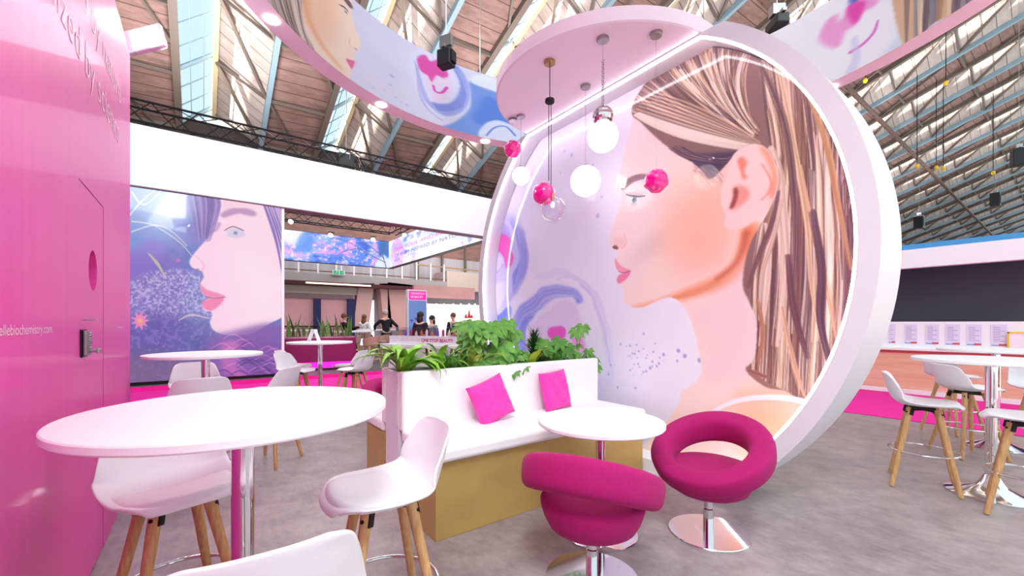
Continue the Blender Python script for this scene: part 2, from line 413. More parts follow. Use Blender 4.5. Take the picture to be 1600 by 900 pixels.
cr = roofstrip(PRO[2], PRO[3]).build('pale_roof_panel', RC, bay)
gl = MB(); (xa, za), (xb, zb) = PRO[1], PRO[2]
gl.add([(xa, Y0R, zr(Y0R)+za), (xb, Y0R, zr(Y0R)+zb), (xb, Y1R, zr(Y1R)+zb), (xa, Y1R, zr(Y1R)+za)], [(0, 1, 2, 3)])
gl = gl.build('skylight_glass', M['sky_glass'], bay)
def rp_(x, z, y): return (x, y, zr(y)+z)
vb = MB().bar(rp_(0, -.1, Y0R), rp_(0, -.1, Y1R), .22, .3).build('valley_beam', M['bluebeam'], bay)
gb = MB().bar(rp_(2.8, .03, Y0R), rp_(2.8, .03, Y1R), .28, .36).build('skylight_girder', M['beam'], bay)
rg = MB().bar(rp_(4.25, 1.28, Y0R), rp_(4.25, 1.28, Y1R), .2, .35).build('ridge_beam', M['creambeam'], bay)
gzb = MB()
yy = Y0R+.3; k = 0
while yy < Y1R:
    w = .18 if k % 3 == 0 else .05
    gzb.bar(rp_(2.8, .2, yy), rp_(4.2, 1.4, yy), w, w*.8); yy += 1.08; k += 1
for x in (3.3, 3.8): gzb.bar(rp_(x, .15+(x-2.75)*.867, Y0R), rp_(x, .15+(x-2.75)*.867, Y1R), .03, .03)
gz = gzb.build('glazing_bars', M['bluebeam'], bay)
brc = MB(); yy = Y0R+.3; k = 0
while yy < Y1R-3:
    y2 = yy+3.24
    brc.bar(rp_(4.3, 1.05, yy), rp_(6.35, -.05, y2), .13, .13); brc.bar(rp_(4.3, 1.05, y2), rp_(6.35, -.05, y2), .1, .1)
    brc.bar(rp_(.05, -.1, y2), rp_(2.75, -.03, y2), .12, .16)
    if k % 2 == 0: brc.bar(rp_(.05, -.12, yy), rp_(2.75, -.05, yy+5.0), .11, .11)
    yy += 3.24; k += 1
bc = brc.build('roof_bracing', M['beam'], bay)
tmpl = [br, cr, gl, vb, gb, rg, gz, bc]; first = True
for k in range(-4, 31):
    x = 2.68+6.4*k
    for o in tmpl:
        if first: c = o
        else: c = o.copy(); COL.objects.link(c)
        c.location = (x, 0, 0)
    first = False
# crosswise service pipe and end gables beneath the roof
struct(MB().box(-22, 200, 27.6, 28, 10.2, 12.0).build('trim_eaves', mat('dark_eaves', (58, 50, 50), .8)))

# long pipe truss crossing under the roof at the right
for (y, ln) in ((9.0, 0), (18.5, 1)):
    t = MB().bar((14, y, zr(y)-1.2), (150, y, zr(y)-1.2), .16, .16)
    t.bar((14, y+.5, zr(y)-.6), (150, y+.5, zr(y)-.6), .1, .1)
    for i in range(85): t.bar((14+i*1.6, y, zr(y)-1.2), (14.8+i*1.6, y+.5, zr(y)-.6), .06, .06)
    o = t.build('roof_service_truss', mat('rust_brown_steel_%d' % ln, (112, 84, 76), .6))
    tag(o, ['rust-brown service truss crossing under the roof ribs, nearer of the two', 'rust-brown service truss crossing under the roof ribs, farther of the two'][ln], 'truss')
    o.parent = None

# ------------------------------------------------------------------ the moon: round recessed picture wall with canopy
XL, XF, VC, ZC, RI, RO = 3.33, 3.56, 3.03, 1.915, 2.20, 2.315
moon = thing('round_picture_wall', 'huge round white-rimmed wall printed with a blonde woman in profile, under a canopy', 'display wall', (3.55, VC, 0))
def cyl_cut(prof, ztop, zbot, n=160):
    """ring sections lathed about the x axis, cut level at top and floor"""
    rows = []
    for i in range(n):
        a = 2*pi*i/n; row = []
        for (r, x) in prof:
            y, z = VC+r*cos(a), ZC+r*sin(a)
            row.append((x, y, min(max(z, zbot+(.012 if r < RO-.01 else 0)), ztop-(.012 if r < RO-.01 else 0))))
        rows.append(row)
    return rows
rim = MB(); prof = [(RI, XL), (RO, XL), (RO, XL+.5), (RI, XL+.5), (RI, XL)]
rows = cyl_cut(prof, 3.799, 0); n = len(rows); m_ = len(prof)-1
vs = [p for r in rows for p in r[:m_]]
rim.add(vs, [(i*m_+j, ((i+1) % n)*m_+j, ((i+1) % n)*m_+(j+1) % m_, i*m_+(j+1) % m_) for i in range(n) for j in range(m_)])
rim.build('rim', mat('white_rim_paint', (226, 220, 228), .55), moon, smooth=30)
bk = MB(); cc = []
for i in range(n):
    a = 2*pi*i/n; cc.append((XL+.42, VC+(RI+.01)*cos(a), min(max(ZC+(RI+.01)*sin(a), .0), 3.79)))
bk.extrude(cc, (.05, 0, 0)).build('back_panel', M['whitew'], moon)
hc = sqrt(RI**2-(ZC-.13)**2)
MB().box(XL+.002, XF+.03, VC-hc+.02, VC+hc-.02, 0, .13).build('floor_ledge', M['whitew'], moon, bevel=.006)
# canopy
cp = MB().lathe([(0, 3.80), (1.165, 3.80), (1.18, 3.81), (1.18, 3.925), (1.165, 3.935), (0, 3.935)], (3.5, VC, 0), 96).build('canopy', mat('pale_pink_canopy', (236, 210, 226), .5), moon, smooth=30)
# light strips on the lip: arc + straight run under the canopy
arc = []
a0 = math.asin((3.765-ZC)/(RI-.012))
pts = []
amin = -math.asin((ZC-.14)/(RI-.012))
for i in range(81): a = a0+(amin-a0)*i/80; pts.append((XL+.012, VC+(RI-.012)*cos(a), ZC+(RI-.012)*sin(a)))
MB().tube(pts, .009, 6).build('light_strip', M['strip'], moon, smooth=60)
pts2 = [(p[0], 2*VC-p[1], p[2]) for p in pts]
MB().tube(pts2, .009, 6).build('light_strip', M['strip'], moon, smooth=60)
MB().box(XL+.004, XL+.028, 2*VC-pts[0][1], pts[0][1], 3.772, 3.786).build('light_strip', M['strip'], moon)

# ------------------------------------------------------------------ artwork of the moon
def conv_moon(px, py):
    p = on_x(px, py, XF); return (p.y, p.z)
cv = Canvas(900, 780, VC-RI, VC+RI, 0.0, 3.80, conv_moon)
P_ = lambda *a: list(a)
BGL, BGR = np.array((224, 224, 255.)), np.array((246, 240, 252.))
g = np.clip((VC+RI-(cv.a0+cv.I*cv.da))/3.2, 0, 1)[..., None]
cv.img = BGL*(1-g)+BGR*g
nz = cv.noise(4, 3, 3); cv.mix((nz-.45)*1.5, (222, 214, 250), .5)
zz = cv.b0+cv.J*cv.db
cv.mix(np.clip((1.0-zz)/1.0, 0, 1)*np.clip(1-g[..., 0]*.9, 0, 1), (204, 204, 254), .7)
# watery lily shapes on the left
cv.poly([(752, 395), (760, 350), (790, 335), (815, 350), (825, 395), (818, 440), (795, 480), (762, 490), (750, 450)], (196, 186, 244), 6, .9)
cv.poly([(800, 345), (822, 370), (828, 400), (822, 430), (806, 462), (800, 440), (812, 405), (808, 370)], (120, 126, 228), 2.5, .85)
cv.poly([(757, 345), (775, 338), (792, 350), (800, 372), (784, 384), (762, 372)], (150, 140, 228), 3, .7)
cv.poly([(778, 370), (790, 366), (800, 376), (800, 395), (802, 408), (798, 420), (790, 422), (788, 408), (780, 392), (775, 380)], (232, 58, 178), 2, .95)
cv.poly([(753, 410), (765, 395), (778, 400), (786, 415), (780, 428), (764, 428)], (214, 204, 248), 3, .9)
cv.stroke([(757, 412), (764, 425), (776, 427), (786, 418)], 1, 3, (150, 138, 220), .7, 2)
cv.poly([(752, 445), (770, 440), (790, 445), (782, 480), (762, 486), (754, 470)], (224, 220, 250), 4, .8)
cv.poly([(748, 500), (762, 488), (780, 492), (800, 484), (800, 520), (800, 575), (745, 580), (742, 530)], (92, 112, 238), 3, .95)
cv.poly([(800, 560), (806, 500), (826, 470), (850, 458), (880, 448), (900, 452), (912, 474), (904, 478), (894, 462), (876, 462), (852, 474), (838, 488), (828, 520), (824, 570), (812, 600)], (128, 138, 238), 3, .95)
cv.poly([(826, 560), (832, 520), (846, 490), (876, 472), (892, 470), (906, 492), (910, 540), (900, 590), (850, 600)], (226, 208, 244), 4, .9)
cv.poly([(800, 470), (820, 440), (850, 440), (830, 460), (812, 490), (806, 520), (800, 520)], (236, 232, 252), 5, .7)
cv.stroke([(905, 440), (925, 470), (940, 520), (948, 570)], 3, 2, (200, 194, 244), .8, 3)
cv.stroke([(870, 436), (895, 428), (915, 442), (920, 462)], 1, 3, (206, 198, 246), .8, 3)
cv.poly([(862, 512), (876, 510), (884, 520), (880, 530), (868, 534), (860, 524)], (232, 80, 198), 1.5, .95)
cv.poly([(890, 530), (906, 528), (908, 545), (896, 552)], (232, 150, 220), 3, .8)
for k_ in range(16):
    o = k_-8; c_ = [(150, 156, 240), (232, 228, 252), (112, 124, 236), (206, 202, 248)][k_ % 4]
    cv.stroke([(806+o, 580), (810+o, 520), (828+o*.9, 482+o), (856+o*.6, 462+o*1.2), (884+o*.3, 454+o*1.3), (900, 458+o), (910+o*.3, 476+o*.4)], .6, .5, c_, .55, 2.2, wm=1.6+rng.rand()*2.4)
    cv.stroke([(800+o*.4, 342), (816+o*.8, 366), (821+o, 402), (812+o*.8, 440), (794+o*.5, 474)], .5, .5, c_, .5, 2, wm=1.2+rng.rand()*2)
    cv.stroke([(752+o*.3, 352), (770+o*.5, 342+o*.6), (790+o*.4, 354+o*.4), (798+o*.5, 372)], .5, .5, [(136, 120, 224), (214, 190, 244)][k_ % 2], .5, 2, wm=1.8)
    cv.stroke([(840+o, 440), (870+o, 424+o*.6), (900+o*.6, 430+o), (926+o*.6, 462), (944+o*.8, 530), (950+o, 600)], .5, .5, [(226, 222, 252), (196, 190, 246), (238, 230, 250)][k_ % 3], .4, 2.5, wm=1.8)
wx, wy = cv.noise(7, 71, 3)-.5, cv.noise(7, 72, 3)-.5
sx_ = np.clip(cv.I+wx*46, 0, cv.w-1).astype(int); sy_ = np.clip(cv.J+wy*46, 0, cv.h-1).astype(int); cv.img = cv.img[sy_, sx_]
for c3 in range(3): cv.img[..., c3] = cv.blur(cv.img[..., c3], 1.3)
for (x, y, a, b) in ((893, 242, 5, 8), (899, 275, 3, 5), (934, 365-28, 6, 9), (882, 236, 3, 5), (926, 258, 4, 5), (940, 308, 3, 5), (905, 262, 3, 4), (842, 262, 3, 5), (876, 270, 3, 4)):
    cv.dot((x, y), a*.8, b*.6, (178, 180, 232), .9, 1.5)
rr = np.random.RandomState(5)
for i in range(42):
    x, y = 1000+rr.randn()*26, 560+rr.randn()*16; s = 1+rr.rand()*1.6; cv.dot((x, y), s, s, (170, 166, 218), .9, .8)
for (x, y, s) in ((1060, 548, 4), (1070, 556, 4), (1093, 563, 4), (1037, 554, 3), (1016, 575, 3.4), (965, 605, 2.5), (993, 606, 2.5)): cv.dot((x, y), s, s, (164, 160, 220), .95, .8)
# skin
SK = (255, 224, 216)
face = [(1005, 150), (990, 182), (982, 215), (974, 246), (969, 274), (970, 292), (971, 306), (966, 330), (959, 352), (953, 370), (954, 383), (961, 389), (966, 393), (964, 402), (961, 411), (965, 421), (973, 425), (966, 433), (964, 441), (969, 447), (975, 449), (974, 457), (974, 467), (979, 475), (990, 480), (1006, 479), (1022, 472), (1040, 465), (1054, 466), (1068, 478), (1080, 502), (1088, 530), (1094, 560), (1096, 582), (1084, 600), (1066, 612), (1060, 632), (1046, 652), (1030, 668), (1012, 690), (1000, 730), (1360, 780), (1360, 200), (1200, 60)]
fm = cv.full(face, 1.0); cv.put((0, cv.w, 0, cv.h), fm, SK)
def clipped(pts, col, sg, al): cv.poly(pts, col, sg, al, clip=fm)
clipped([(966, 120), (1040, 160), (1040, 300), (1010, 420), (960, 480), (930, 400), (940, 250)], (250, 226, 232), 12, .7)
clipped([(1060, 300), (1120, 300), (1150, 360), (1130, 410), (1070, 430), (1040, 390), (1040, 330)], (255, 186, 160), 26, .8)
clipped([(1100, 240), (1145, 270), (1140, 350), (1120, 400), (1080, 360), (1090, 300)], (255, 190, 170), 16, .7)
cv.stroke([(1172, 362), (1164, 396), (1146, 425), (1112, 446), (1070, 460), (1030, 474), (990, 482)], 15, 3, (240, 140, 92), .85, 15, clip=fm, wm=12)
cv.stroke([(1166, 366), (1160, 392), (1146, 416), (1120, 436)], 7, 3, (206, 96, 66), .8, 9, clip=fm)
cv.stroke([(1120, 438), (1090, 458), (1060, 464), (1040, 468)], 4, 2, (232, 142, 98), .7, 6, clip=fm)
clipped([(1080, 480), (1130, 450), (1180, 390), (1200, 420), (1180, 560), (1160, 600), (1110, 600), (1100, 540)], (248, 210, 218), 12, .75)
clipped([(1140, 640), (1200, 625), (1250, 640), (1240, 700), (1190, 740), (1150, 690)], (252, 178, 138), 16, .85)
clipped([(1150, 610), (1200, 600), (1260, 625), (1250, 650), (1200, 630), (1160, 630)], (252, 190, 160), 8, .7)
clipped([(985, 185), (1010, 200), (1000, 230), (980, 230)], (252, 232, 238), 7, .5)
# nose, mouth, eye, brow
cv.poly([(957, 386), (961, 383), (965, 385), (966, 389), (960, 389)], (120, 60, 66), .8, .95)
cv.stroke([(975, 366), (979, 378), (972, 388)], 1, 1.4, (240, 178, 182), .6, 2.5)
cv.poly([(961, 372), (972, 370), (978, 380), (972, 388), (960, 384)], (252, 196, 198), 3, .5)
cv.poly([(961, 403), (967, 412), (975, 418), (985, 423), (978, 426), (970, 426), (964, 421), (961, 412)], (246, 158, 188), .9, .95)
cv.poly([(972, 427), (985, 424), (982, 432), (975, 439), (968, 443), (964, 440), (965, 432)], (242, 134, 176), .9, .95)
cv.stroke([(966, 424), (975, 426), (985, 423)], .6, 1, (190, 62, 112), .9, .8)
cv.poly([(971, 294), (977, 282), (988, 275), (1000, 272), (1014, 273), (1036, 278), (1036, 282), (1010, 280), (994, 283), (984, 289), (975, 296)], (158, 120, 130), 1.2, .95)
for i in range(30):
    t = i/29; x = 974+50*t; y = 290-14*sin(min(t*2, 1)*pi/2)
    cv.stroke([(x, y+2), (x+5, y-5)], .5, .3, (122, 88, 104), .6, .6)
cv.poly([(985, 307), (1006, 307), (998, 314), (990, 318), (986, 313)], (234, 222, 232), .8, .9)
cv.dot((991, 312.5), 6.0, 5.6, (66, 132, 150), .95, .8); cv.dot((990, 311.5), 2.6, 2.8, (30, 50, 70), .95, .6)
cv.stroke([(978, 304), (986, 306), (997, 307), (1008, 306)], .8, 1.1, (70, 50, 78), .95, .8, wm=2.2)
for i in range(9): cv.stroke([(980+i*3, 305), (976+i*3, 300+(i % 2))], .6, .2, (70, 50, 80), .8, .6)
for i in range(6): cv.stroke([(987+i*1.5, 317), (985+i*1.4, 322)], .5, .2, (90, 80, 110), .7, .6)
cv.stroke([(985, 302), (998, 299), (1012, 302)], .8, .5, (226, 170, 178), .7, 1.5)
# hair
hair = [(988, 180), (990, 160), (1010, 128), (1036, 100), (1070, 66), (1110, 40), (1400, 60), (1400, 620), (1290, 640), (1262, 632), (1246, 622), (1225, 610), (1200, 606), (1178, 592), (1165, 576), (1176, 566), (1182, 545), (1183, 500), (1170, 470), (1161, 448), (1164, 410), (1176, 372), (1200, 335), (1219, 280), (1204, 240), (1180, 224), (1150, 238), (1130, 262), (1110, 280), (1098, 268), (1080, 252), (1050, 235), (1020, 210), (1000, 190)]
hm = cv.full(hair, 1.2); cv.put((0, cv.w, 0, cv.h), hm, (140, 104, 100))
cv.poly([(1060, 238), (1100, 240), (1160, 238), (1142, 258), (1120, 278), (1096, 272), (1074, 256)], (70, 50, 88), 3, .95, clip=hm)
cv.poly([(1010, 130), (1060, 70), (1110, 60), (1120, 120), (1060, 150), (1020, 160)], (128, 98, 110), 9, .8, clip=hm)
cv.poly([(1290, 120), (1345, 250), (1360, 400), (1320, 560), (1300, 420), (1290, 250)], (104, 76, 92), 10, .8, clip=hm)
cv.poly([(1200, 500), (1260, 520), (1300, 600), (1200, 606), (1170, 580)], (176, 112, 88), 10, .7, clip=hm)
HC = [(236, 204, 172), (250, 228, 206), (196, 154, 122), (98, 68, 74), (74, 50, 66), (164, 122, 100), (224, 180, 136), (118, 84, 82), (252, 238, 224), (90, 62, 66), (146, 104, 88)]
HL = [(246, 218, 188), (255, 236, 214), (222, 180, 142), (255, 244, 230)]
HD = [(104, 72, 74), (78, 54, 66), (150, 108, 88), (124, 86, 80), (92, 64, 66), (178, 134, 106)]
def bez(a, b, c, k=7):
    a, b, c = map(np.array, (a, b, c)); return [tuple((1-t)**2*a+2*t*(1-t)*b+t*t*c) for t in np.linspace(0, 1, k)]
def lerp_path(path, t):
    f = t*(len(path)-1); i = min(int(f), len(path)-2); f -= i
    return np.array(path[i], float)*(1-f)+np.array(path[i+1], float)*f
def wob(p, s): return (p[0]+rr.randn()*s, p[1]+rr.randn()*s)
hair_top = [(986, 178), (990, 158), (1010, 128), (1036, 100), (1066, 76), (1100, 60), (1145, 62), (1180, 78)]
knot = (1196, 226)
for i in range(760):                                   # swept back from the forehead to behind the ear
    t = rr.rand(); a = lerp_path(hair_top, t); k = np.array(knot)+(rr.randn()*5, rr.randn()*4)
    lowc = np.array((1060+40*t, 222-90*t)); mid = (a+k)/2*.35+lowc*.65+np.array((rr.randn()*7, rr.randn()*5))
    s0 = rr.rand()*.5; pp = bez(a, mid, k, 9); pp = pp[int(s0*8):]
    if len(pp) < 3: continue
    pp = pp[:max(3, int(len(pp)*(.5+.5*rr.rand())))]
    w = .5+rr.rand()**2*2.0; c = HL[rr.randint(4)] if rr.rand() < .5+.42*sin(t*34+2*sin(t*11)) else HD[rr.randint(6)]
    cv.stroke(pp, w*.4, w*.4, c, .6, 1.0, clip=hm, wm=w, n=2)
for i in range(12):                                    # bright front bands
    o = i*1.5; cv.stroke(bez((990+o*.6, 180-o*.3), (1050+o, 222-o*1.4), (1178, 236-o*.8), 8), 1.2, .8, (250, 232, 220), .7, 1.4, clip=hm, wm=2.6, n=2)
for i in range(14):
    o = i*2.2; cv.stroke(bez((992+o, 172-o), (1070+o, 200-o*1.3), (1188, 228-o*.2), 8), 1.0, .6, (238, 204, 170) if i % 2 else (110, 78, 84), .6, 1.2, clip=hm, wm=2.0, n=2)
for i in range(60):                                    # dark strands at the temple
    a = (1040+rr.rand()*30, 228+rr.rand()*16); e = (1130+rr.rand()*28, 244+rr.rand()*12)
    cv.stroke(bez(a, ((a[0]+e[0])/2, 252+rr.rand()*10), e, 6), .5, .5, [(86, 60, 84), (150, 112, 110), (60, 42, 80)][i % 3], .6, 1, clip=hm, wm=1.4, n=2)
for i in range(40):                                    # wisps in front of the ear
    a = (1080+rr.rand()*40, 258+rr.rand()*12); cv.stroke(bez(a, (a[0]+12, a[1]+10), (a[0]+14+rr.rand()*12, a[1]+16+rr.rand()*16), 5), .9, .2, (150, 98, 108), .22, 1.3, n=2)
top2 = [(1196, 228), (1150, 68), (1200, 84), (1240, 112), (1285, 160), (1320, 220), (1345, 300)]
for i in range(1300):                                   # long fall behind the ear
    t = rr.rand(); t2 = min(max(t+rr.randn()*.04, 0), 1)
    st = lerp_path([(1185, 100), (1200, 84), (1230, 108), (1265, 140), (1300, 190), (1335, 270), (1362, 380)], t)
    kk = lerp_path([(1206, 250), (1222, 240), (1245, 250), (1275, 270), (1300, 300), (1332, 350), (1360, 420)], t2)
    hem = lerp_path([(1172, 578), (1200, 598), (1232, 612), (1262, 630), (1300, 600), (1330, 540), (1352, 490)], t2)
    bl = lerp_path([(1176, 430), (1206, 420), (1240, 430), (1275, 440), (1306, 440), (1336, 430), (1360, 440)], t2)
    pts_ = [st, (st*.5+kk*.5), kk, (kk+bl)/2+(rr.randn()*2, 0), bl, (bl+hem)/2+(rr.randn()*2, 0), hem]
    i0 = rr.randint(0, 4); i1 = rr.randint(i0+3, 8); pp = [tuple(p) for p in pts_[i0:i1]]
    w = .5+rr.rand()**2*2.8; c = HL[rr.randint(4)] if rr.rand() < .42+.42*sin(t2*46+3*sin(t2*9)) else HD[rr.randint(6)]
    if t2 > .72 and rr.rand() > .4: c = [(92, 66, 84), (118, 84, 92), (74, 54, 78)][rr.randint(3)]
    cv.stroke(pp, w*.3, w*.3, c, .6, 1.0, clip=hm, wm=w, n=3)
def lock(pts, w, c, al=.75, sf=2.0):
    w *= 1.25; c2 = [(c[0]*.9+20, c[1]*.88+16, c[2]*.86+14), (c[0]*.8, c[1]*.76, c[2]*.75)]
    cv.stroke(pts, w*.5, w*.25, c, al, sf, clip=hm, wm=w, n=5)
    for q in range(int(w*1.6)+2):
        ox, oy = rr.randn()*w*.55, rr.randn()*2; cv.stroke([(x+ox+rr.randn()*.7, y+oy) for x, y in pts], .4, .3, c2[q % 2], .6, .9, clip=hm, wm=.5+rr.rand(), n=4)
lock([(1204, 232), (1217, 270), (1222, 330), (1226, 400), (1222, 470), (1214, 540)], 7, (246, 218, 204), .85)
lock([(1196, 350), (1202, 400), (1196, 470), (1186, 540)], 3.5, (248, 222, 208), .8)
lock([(1222, 480), (1234, 540), (1250, 600), (1262, 628)], 3, (236, 190, 160), .8)
lock([(1215, 100), (1232, 180), (1250, 280), (1262, 360), (1268, 450), (1290, 560)], 3.2, (240, 206, 170), .8)
lock([(1260, 140), (1290, 220), (1310, 320), (1330, 420)], 3, (222, 172, 122), .8)
lock([(1250, 260), (1270, 360), (1292, 450), (1306, 530)], 2.6, (230, 186, 150), .8)
lock([(1190, 100), (1226, 190), (1240, 290), (1244, 380), (1238, 470)], 4, (118, 84, 92), .8)
lock([(1270, 330), (1284, 420), (1282, 500), (1300, 580)], 5, (92, 64, 84), .75)
lock([(1232, 400), (1240, 480), (1262, 560)], 5, (112, 76, 84), .75)
lock([(1200, 590), (1182, 584), (1168, 578)], 4, (168, 112, 100), .8)
lock([(1216, 300), (1206, 350), (1186, 400), (1170, 450)], 4, (128, 92, 98), .8); lock([(1222, 310), (1208, 370), (1190, 430), (1186, 500)], 3, (240, 208, 190), .8)
lock([(1184, 470), (1192, 520), (1184, 570)], 3, (196, 136, 104), .8)
# ear
ear = [(1152, 236), (1166, 229), (1184, 227), (1199, 234), (1210, 252), (1216, 280), (1211, 305), (1196, 330), (1178, 346), (1160, 356), (1142, 359), (1132, 352), (1134, 335), (1126, 315), (1128, 290), (1136, 262)]
em = cv.full(ear, 1.0); cv.put((0, cv.w, 0, cv.h), em, (253, 216, 212))
def ec(p, c, s, a): cv.poly(p, c, s, a, clip=em)
ec([(1186, 228), (1202, 236), (1213, 262), (1216, 285), (1208, 312), (1200, 300), (1206, 280), (1200, 255)], (252, 158, 128), 2.5, .9)
cv.stroke([(1190, 256), (1204, 280), (1203, 298), (1190, 312)], 1, 1.2, (250, 150, 130), .8, 2.5, clip=em, wm=2.2)
ec([(1152, 250), (1160, 245), (1167, 254), (1163, 268), (1168, 278), (1161, 280), (1157, 268)], (240, 132, 110), 2, .9)
ec([(1146, 292), (1160, 290), (1170, 298), (1168, 312), (1150, 326), (1140, 326), (1144, 308)], (240, 146, 130), 2.5, .85)
ec([(1147, 294), (1153, 296), (1152, 310), (1146, 324), (1140, 325), (1146, 308)], (150, 60, 60), 1.5, .9)
ec([(1196, 332), (1206, 312), (1200, 330), (1180, 345)], (250, 176, 150), 2, .8)
cv.stroke([(1148, 240), (1138, 262), (1128, 292)], 1, 1, (255, 190, 176), .6, 3)
# strap
cv.stroke([(1085, 668), (1110, 646), (1140, 630), (1175, 622), (1215, 621), (1250, 626), (1275, 634)], 2.6, 4.6, (252, 244, 250), .97, 1, wm=4.2, clip=fm)
cv.stroke([(1110, 653), (1142, 636), (1176, 628), (1215, 628), (1250, 632)], .8, 1, (232, 190, 184), .6, 1.4, clip=fm)
pm = print_mat('glossy_printed_wall', 0, .5, 1.0)
def mkeep(a, b): return (np.hypot(a-VC, b-ZC) < RI-.004) & (b > .11)
print_mesh('printed_picture', cv, lambda a, b: (np.full(a.shape, XF), a, b), pm, moon, mkeep)
settle(moon)

# ------------------------------------------------------------------ ring banner hung over the seating
RCX, RCY, RR, RT, RZ0, RZ1 = 3.62, 2.92, 3.83, .27, 4.9, 6.1
ringo = thing('ring_banner', 'big suspended ring banner with printed inner face and pale pink underside', 'hanging banner', (RCX, RCY, RZ0))
MB().lathe([(RR, RZ0), (RR+RT, RZ0), (RR+RT, RZ1), (RR+.02, RZ1), (RR+.02, RZ0+.01), (RR, RZ0+.01), (RR, RZ0)], (RCX, RCY, 0), 160).build('ring_frame', M['lilacr'], ringo, smooth=30)
def conv_ring(px, py):
    r = _ray(px, py); A_ = r.x**2+r.y**2; B_ = -2*(r.x*RCX+r.y*RCY); C_ = RCX**2+RCY**2-RR**2
    t = (-B_+sqrt(max(B_*B_-4*A_*C_, 0)))/(2*A_); x, y = r.x*t, r.y*t
    return (math.atan2(y-RCY, x-RCX), EYE+r.z*t)
a_l, a_r = conv_ring(360, 0)[0], conv_ring(1600, 0)[0]
cr_ = Canvas(1200, 200, a_r-.25, a_l+.5, RZ0, RZ1, conv_ring)
tt = (cr_.I/(cr_.w-1))[..., None]
cr_.img = np.array((236, 236, 250.))*(1-tt)+np.array((218, 208, 240.))*tt
cr_.mix(cr_.noise(7, 8, 3)-.35, (204, 196, 238), .5)
cr_.poly([(830, 240), (830, 150), (800, 130), (760, 125), (730, 130), (735, 165), (712, 190), (680, 205), (760, 225)], (116, 150, 228), 2)
cr_.poly([(840, 215), (800, 175), (762, 150), (745, 170), (740, 190), (790, 205)], (80, 124, 222), 4, .9)
cr_.poly([(735, 128), (790, 150), (840, 180), (840, 150), (760, 118)], (240, 240, 252), 2, .95)
cr_.poly([(640, 85), (660, 74), (700, 90), (728, 120), (734, 150), (725, 175), (700, 185), (678, 182), (655, 150), (640, 115)], (228, 224, 250), 2.5, .95)
cr_.poly([(700, 92), (722, 112), (733, 140), (728, 160), (722, 172), (704, 180), (684, 176), (672, 160), (700, 162), (715, 148), (718, 130), (708, 108)], (116, 132, 226), 1.8, .85)
cr_.poly([(664, 100), (690, 98), (704, 118), (706, 140), (695, 158), (680, 160), (668, 135)], (238, 214, 244), 2, .95)
cr_.poly([(652, 90), (664, 86), (672, 96), (684, 94), (694, 104), (700, 118), (692, 122), (682, 118), (674, 128), (668, 118), (658, 112), (653, 102)], (228, 60, 170), 1.4, .95)
for k_ in range(14):
    o = k_-7; cr_.stroke([(650+o*.5, 100+o), (664+o*.6, 150), (690+o*.4, 178+o*.5), (722, 172+o*.4), (732+o*.4, 146), (716+o*.5, 108)], .5, .5, [(150, 160, 240), (238, 234, 252), (190, 184, 244), (104, 124, 228)][k_ % 4], .4, 1.4, wm=1.4+rng.rand())
cr_.stroke([(677, 134), (680, 143), (690, 145), (698, 137)], 2, 2.5, (220, 66, 180), .95, 1.4)
cr_.stroke([(652, 112), (654, 140), (666, 168), (690, 188)], 1, 2, (190, 184, 236), .8, 2, wm=3)
for (x, y, s) in ((612, 119, 4), (610, 133, 2.5), (618, 152, 2), (626, 160, 2), (635, 164, 2.5), (583, 138, 2), (600, 140, 1.6)): cr_.dot((x, y), s, s, (176, 176, 226), .8, 1)
cr_.poly([(748, 215), (755, 196), (775, 188), (800, 196), (822, 212), (822, 236), (780, 224)], (226, 228, 250), 1.5, .95)
cr_.stroke([(760, 212), (772, 200), (790, 198), (805, 212)], 1.5, 2, (90, 120, 220), .85, 2)
fr = [(560, -160), (545, -30), (548, -5), (551, 8), (549, 20), (551, 32), (555, 45), (562, 62), (563, 72), (560, 78), (555, 79), (552, 84), (554, 92), (551, 97), (554, 103), (549, 109), (547, 122), (540, 150), (500, 140), (440, 60), (380, -60), (380, -160)]
fmr = cr_.full(fr, 1); cr_.put((0, cr_.w, 0, cr_.h), fmr, (252, 218, 204))
cr_.stroke([(474, -10), (482, 30), (504, 72), (530, 104)], 9, 3, (244, 168, 120), .85, 12, clip=fmr)
cr_.poly([(478, -30), (520, -20), (528, 30), (515, 70), (495, 50), (480, 10)], (250, 184, 150), 8, .6, clip=fmr)
cr_.poly([(540, 92), (548, 94), (554, 96), (552, 103), (549, 108), (546, 104)], (232, 96, 150), 1, .95)
cr_.poly([(532, -4), (544, 0), (551, 12), (546, 12), (538, 2)], (96, 66, 80), 1, .9)
cr_.stroke([(530, 8), (538, 12), (543, 18)], .8, 1, (70, 60, 80), .95, .9, wm=1.8); cr_.dot((540, 19), 2.2, 3, (90, 140, 160), .9, .8)
cr_.stroke([(546, 60), (546, 70), (552, 76)], .7, .8, (240, 170, 160), .7, 2); cr_.dot((556, 77), 1.6, 1, (130, 60, 60), .9, .7)
hr = [(476, -30), (470, 10), (474, 45), (490, 80), (470, 80), (420, 20), (370, -60), (380, -160), (470, -160)]
hmr = cr_.full(hr, 1.5); cr_.put((0, cr_.w, 0, cr_.h), hmr, (206, 176, 168))
for i in range(70):
    o = rr.rand()*90; cr_.stroke([(382+o, -60), (398+o*.9, 0), (428+o*.62, 50), (462+o*.35, 85)], .5, .5, [(90, 66, 78), (246, 226, 214), (150, 116, 112), (232, 200, 180)][i % 4], .6, .9, clip=hmr, wm=1+rr.rand()*1.4)
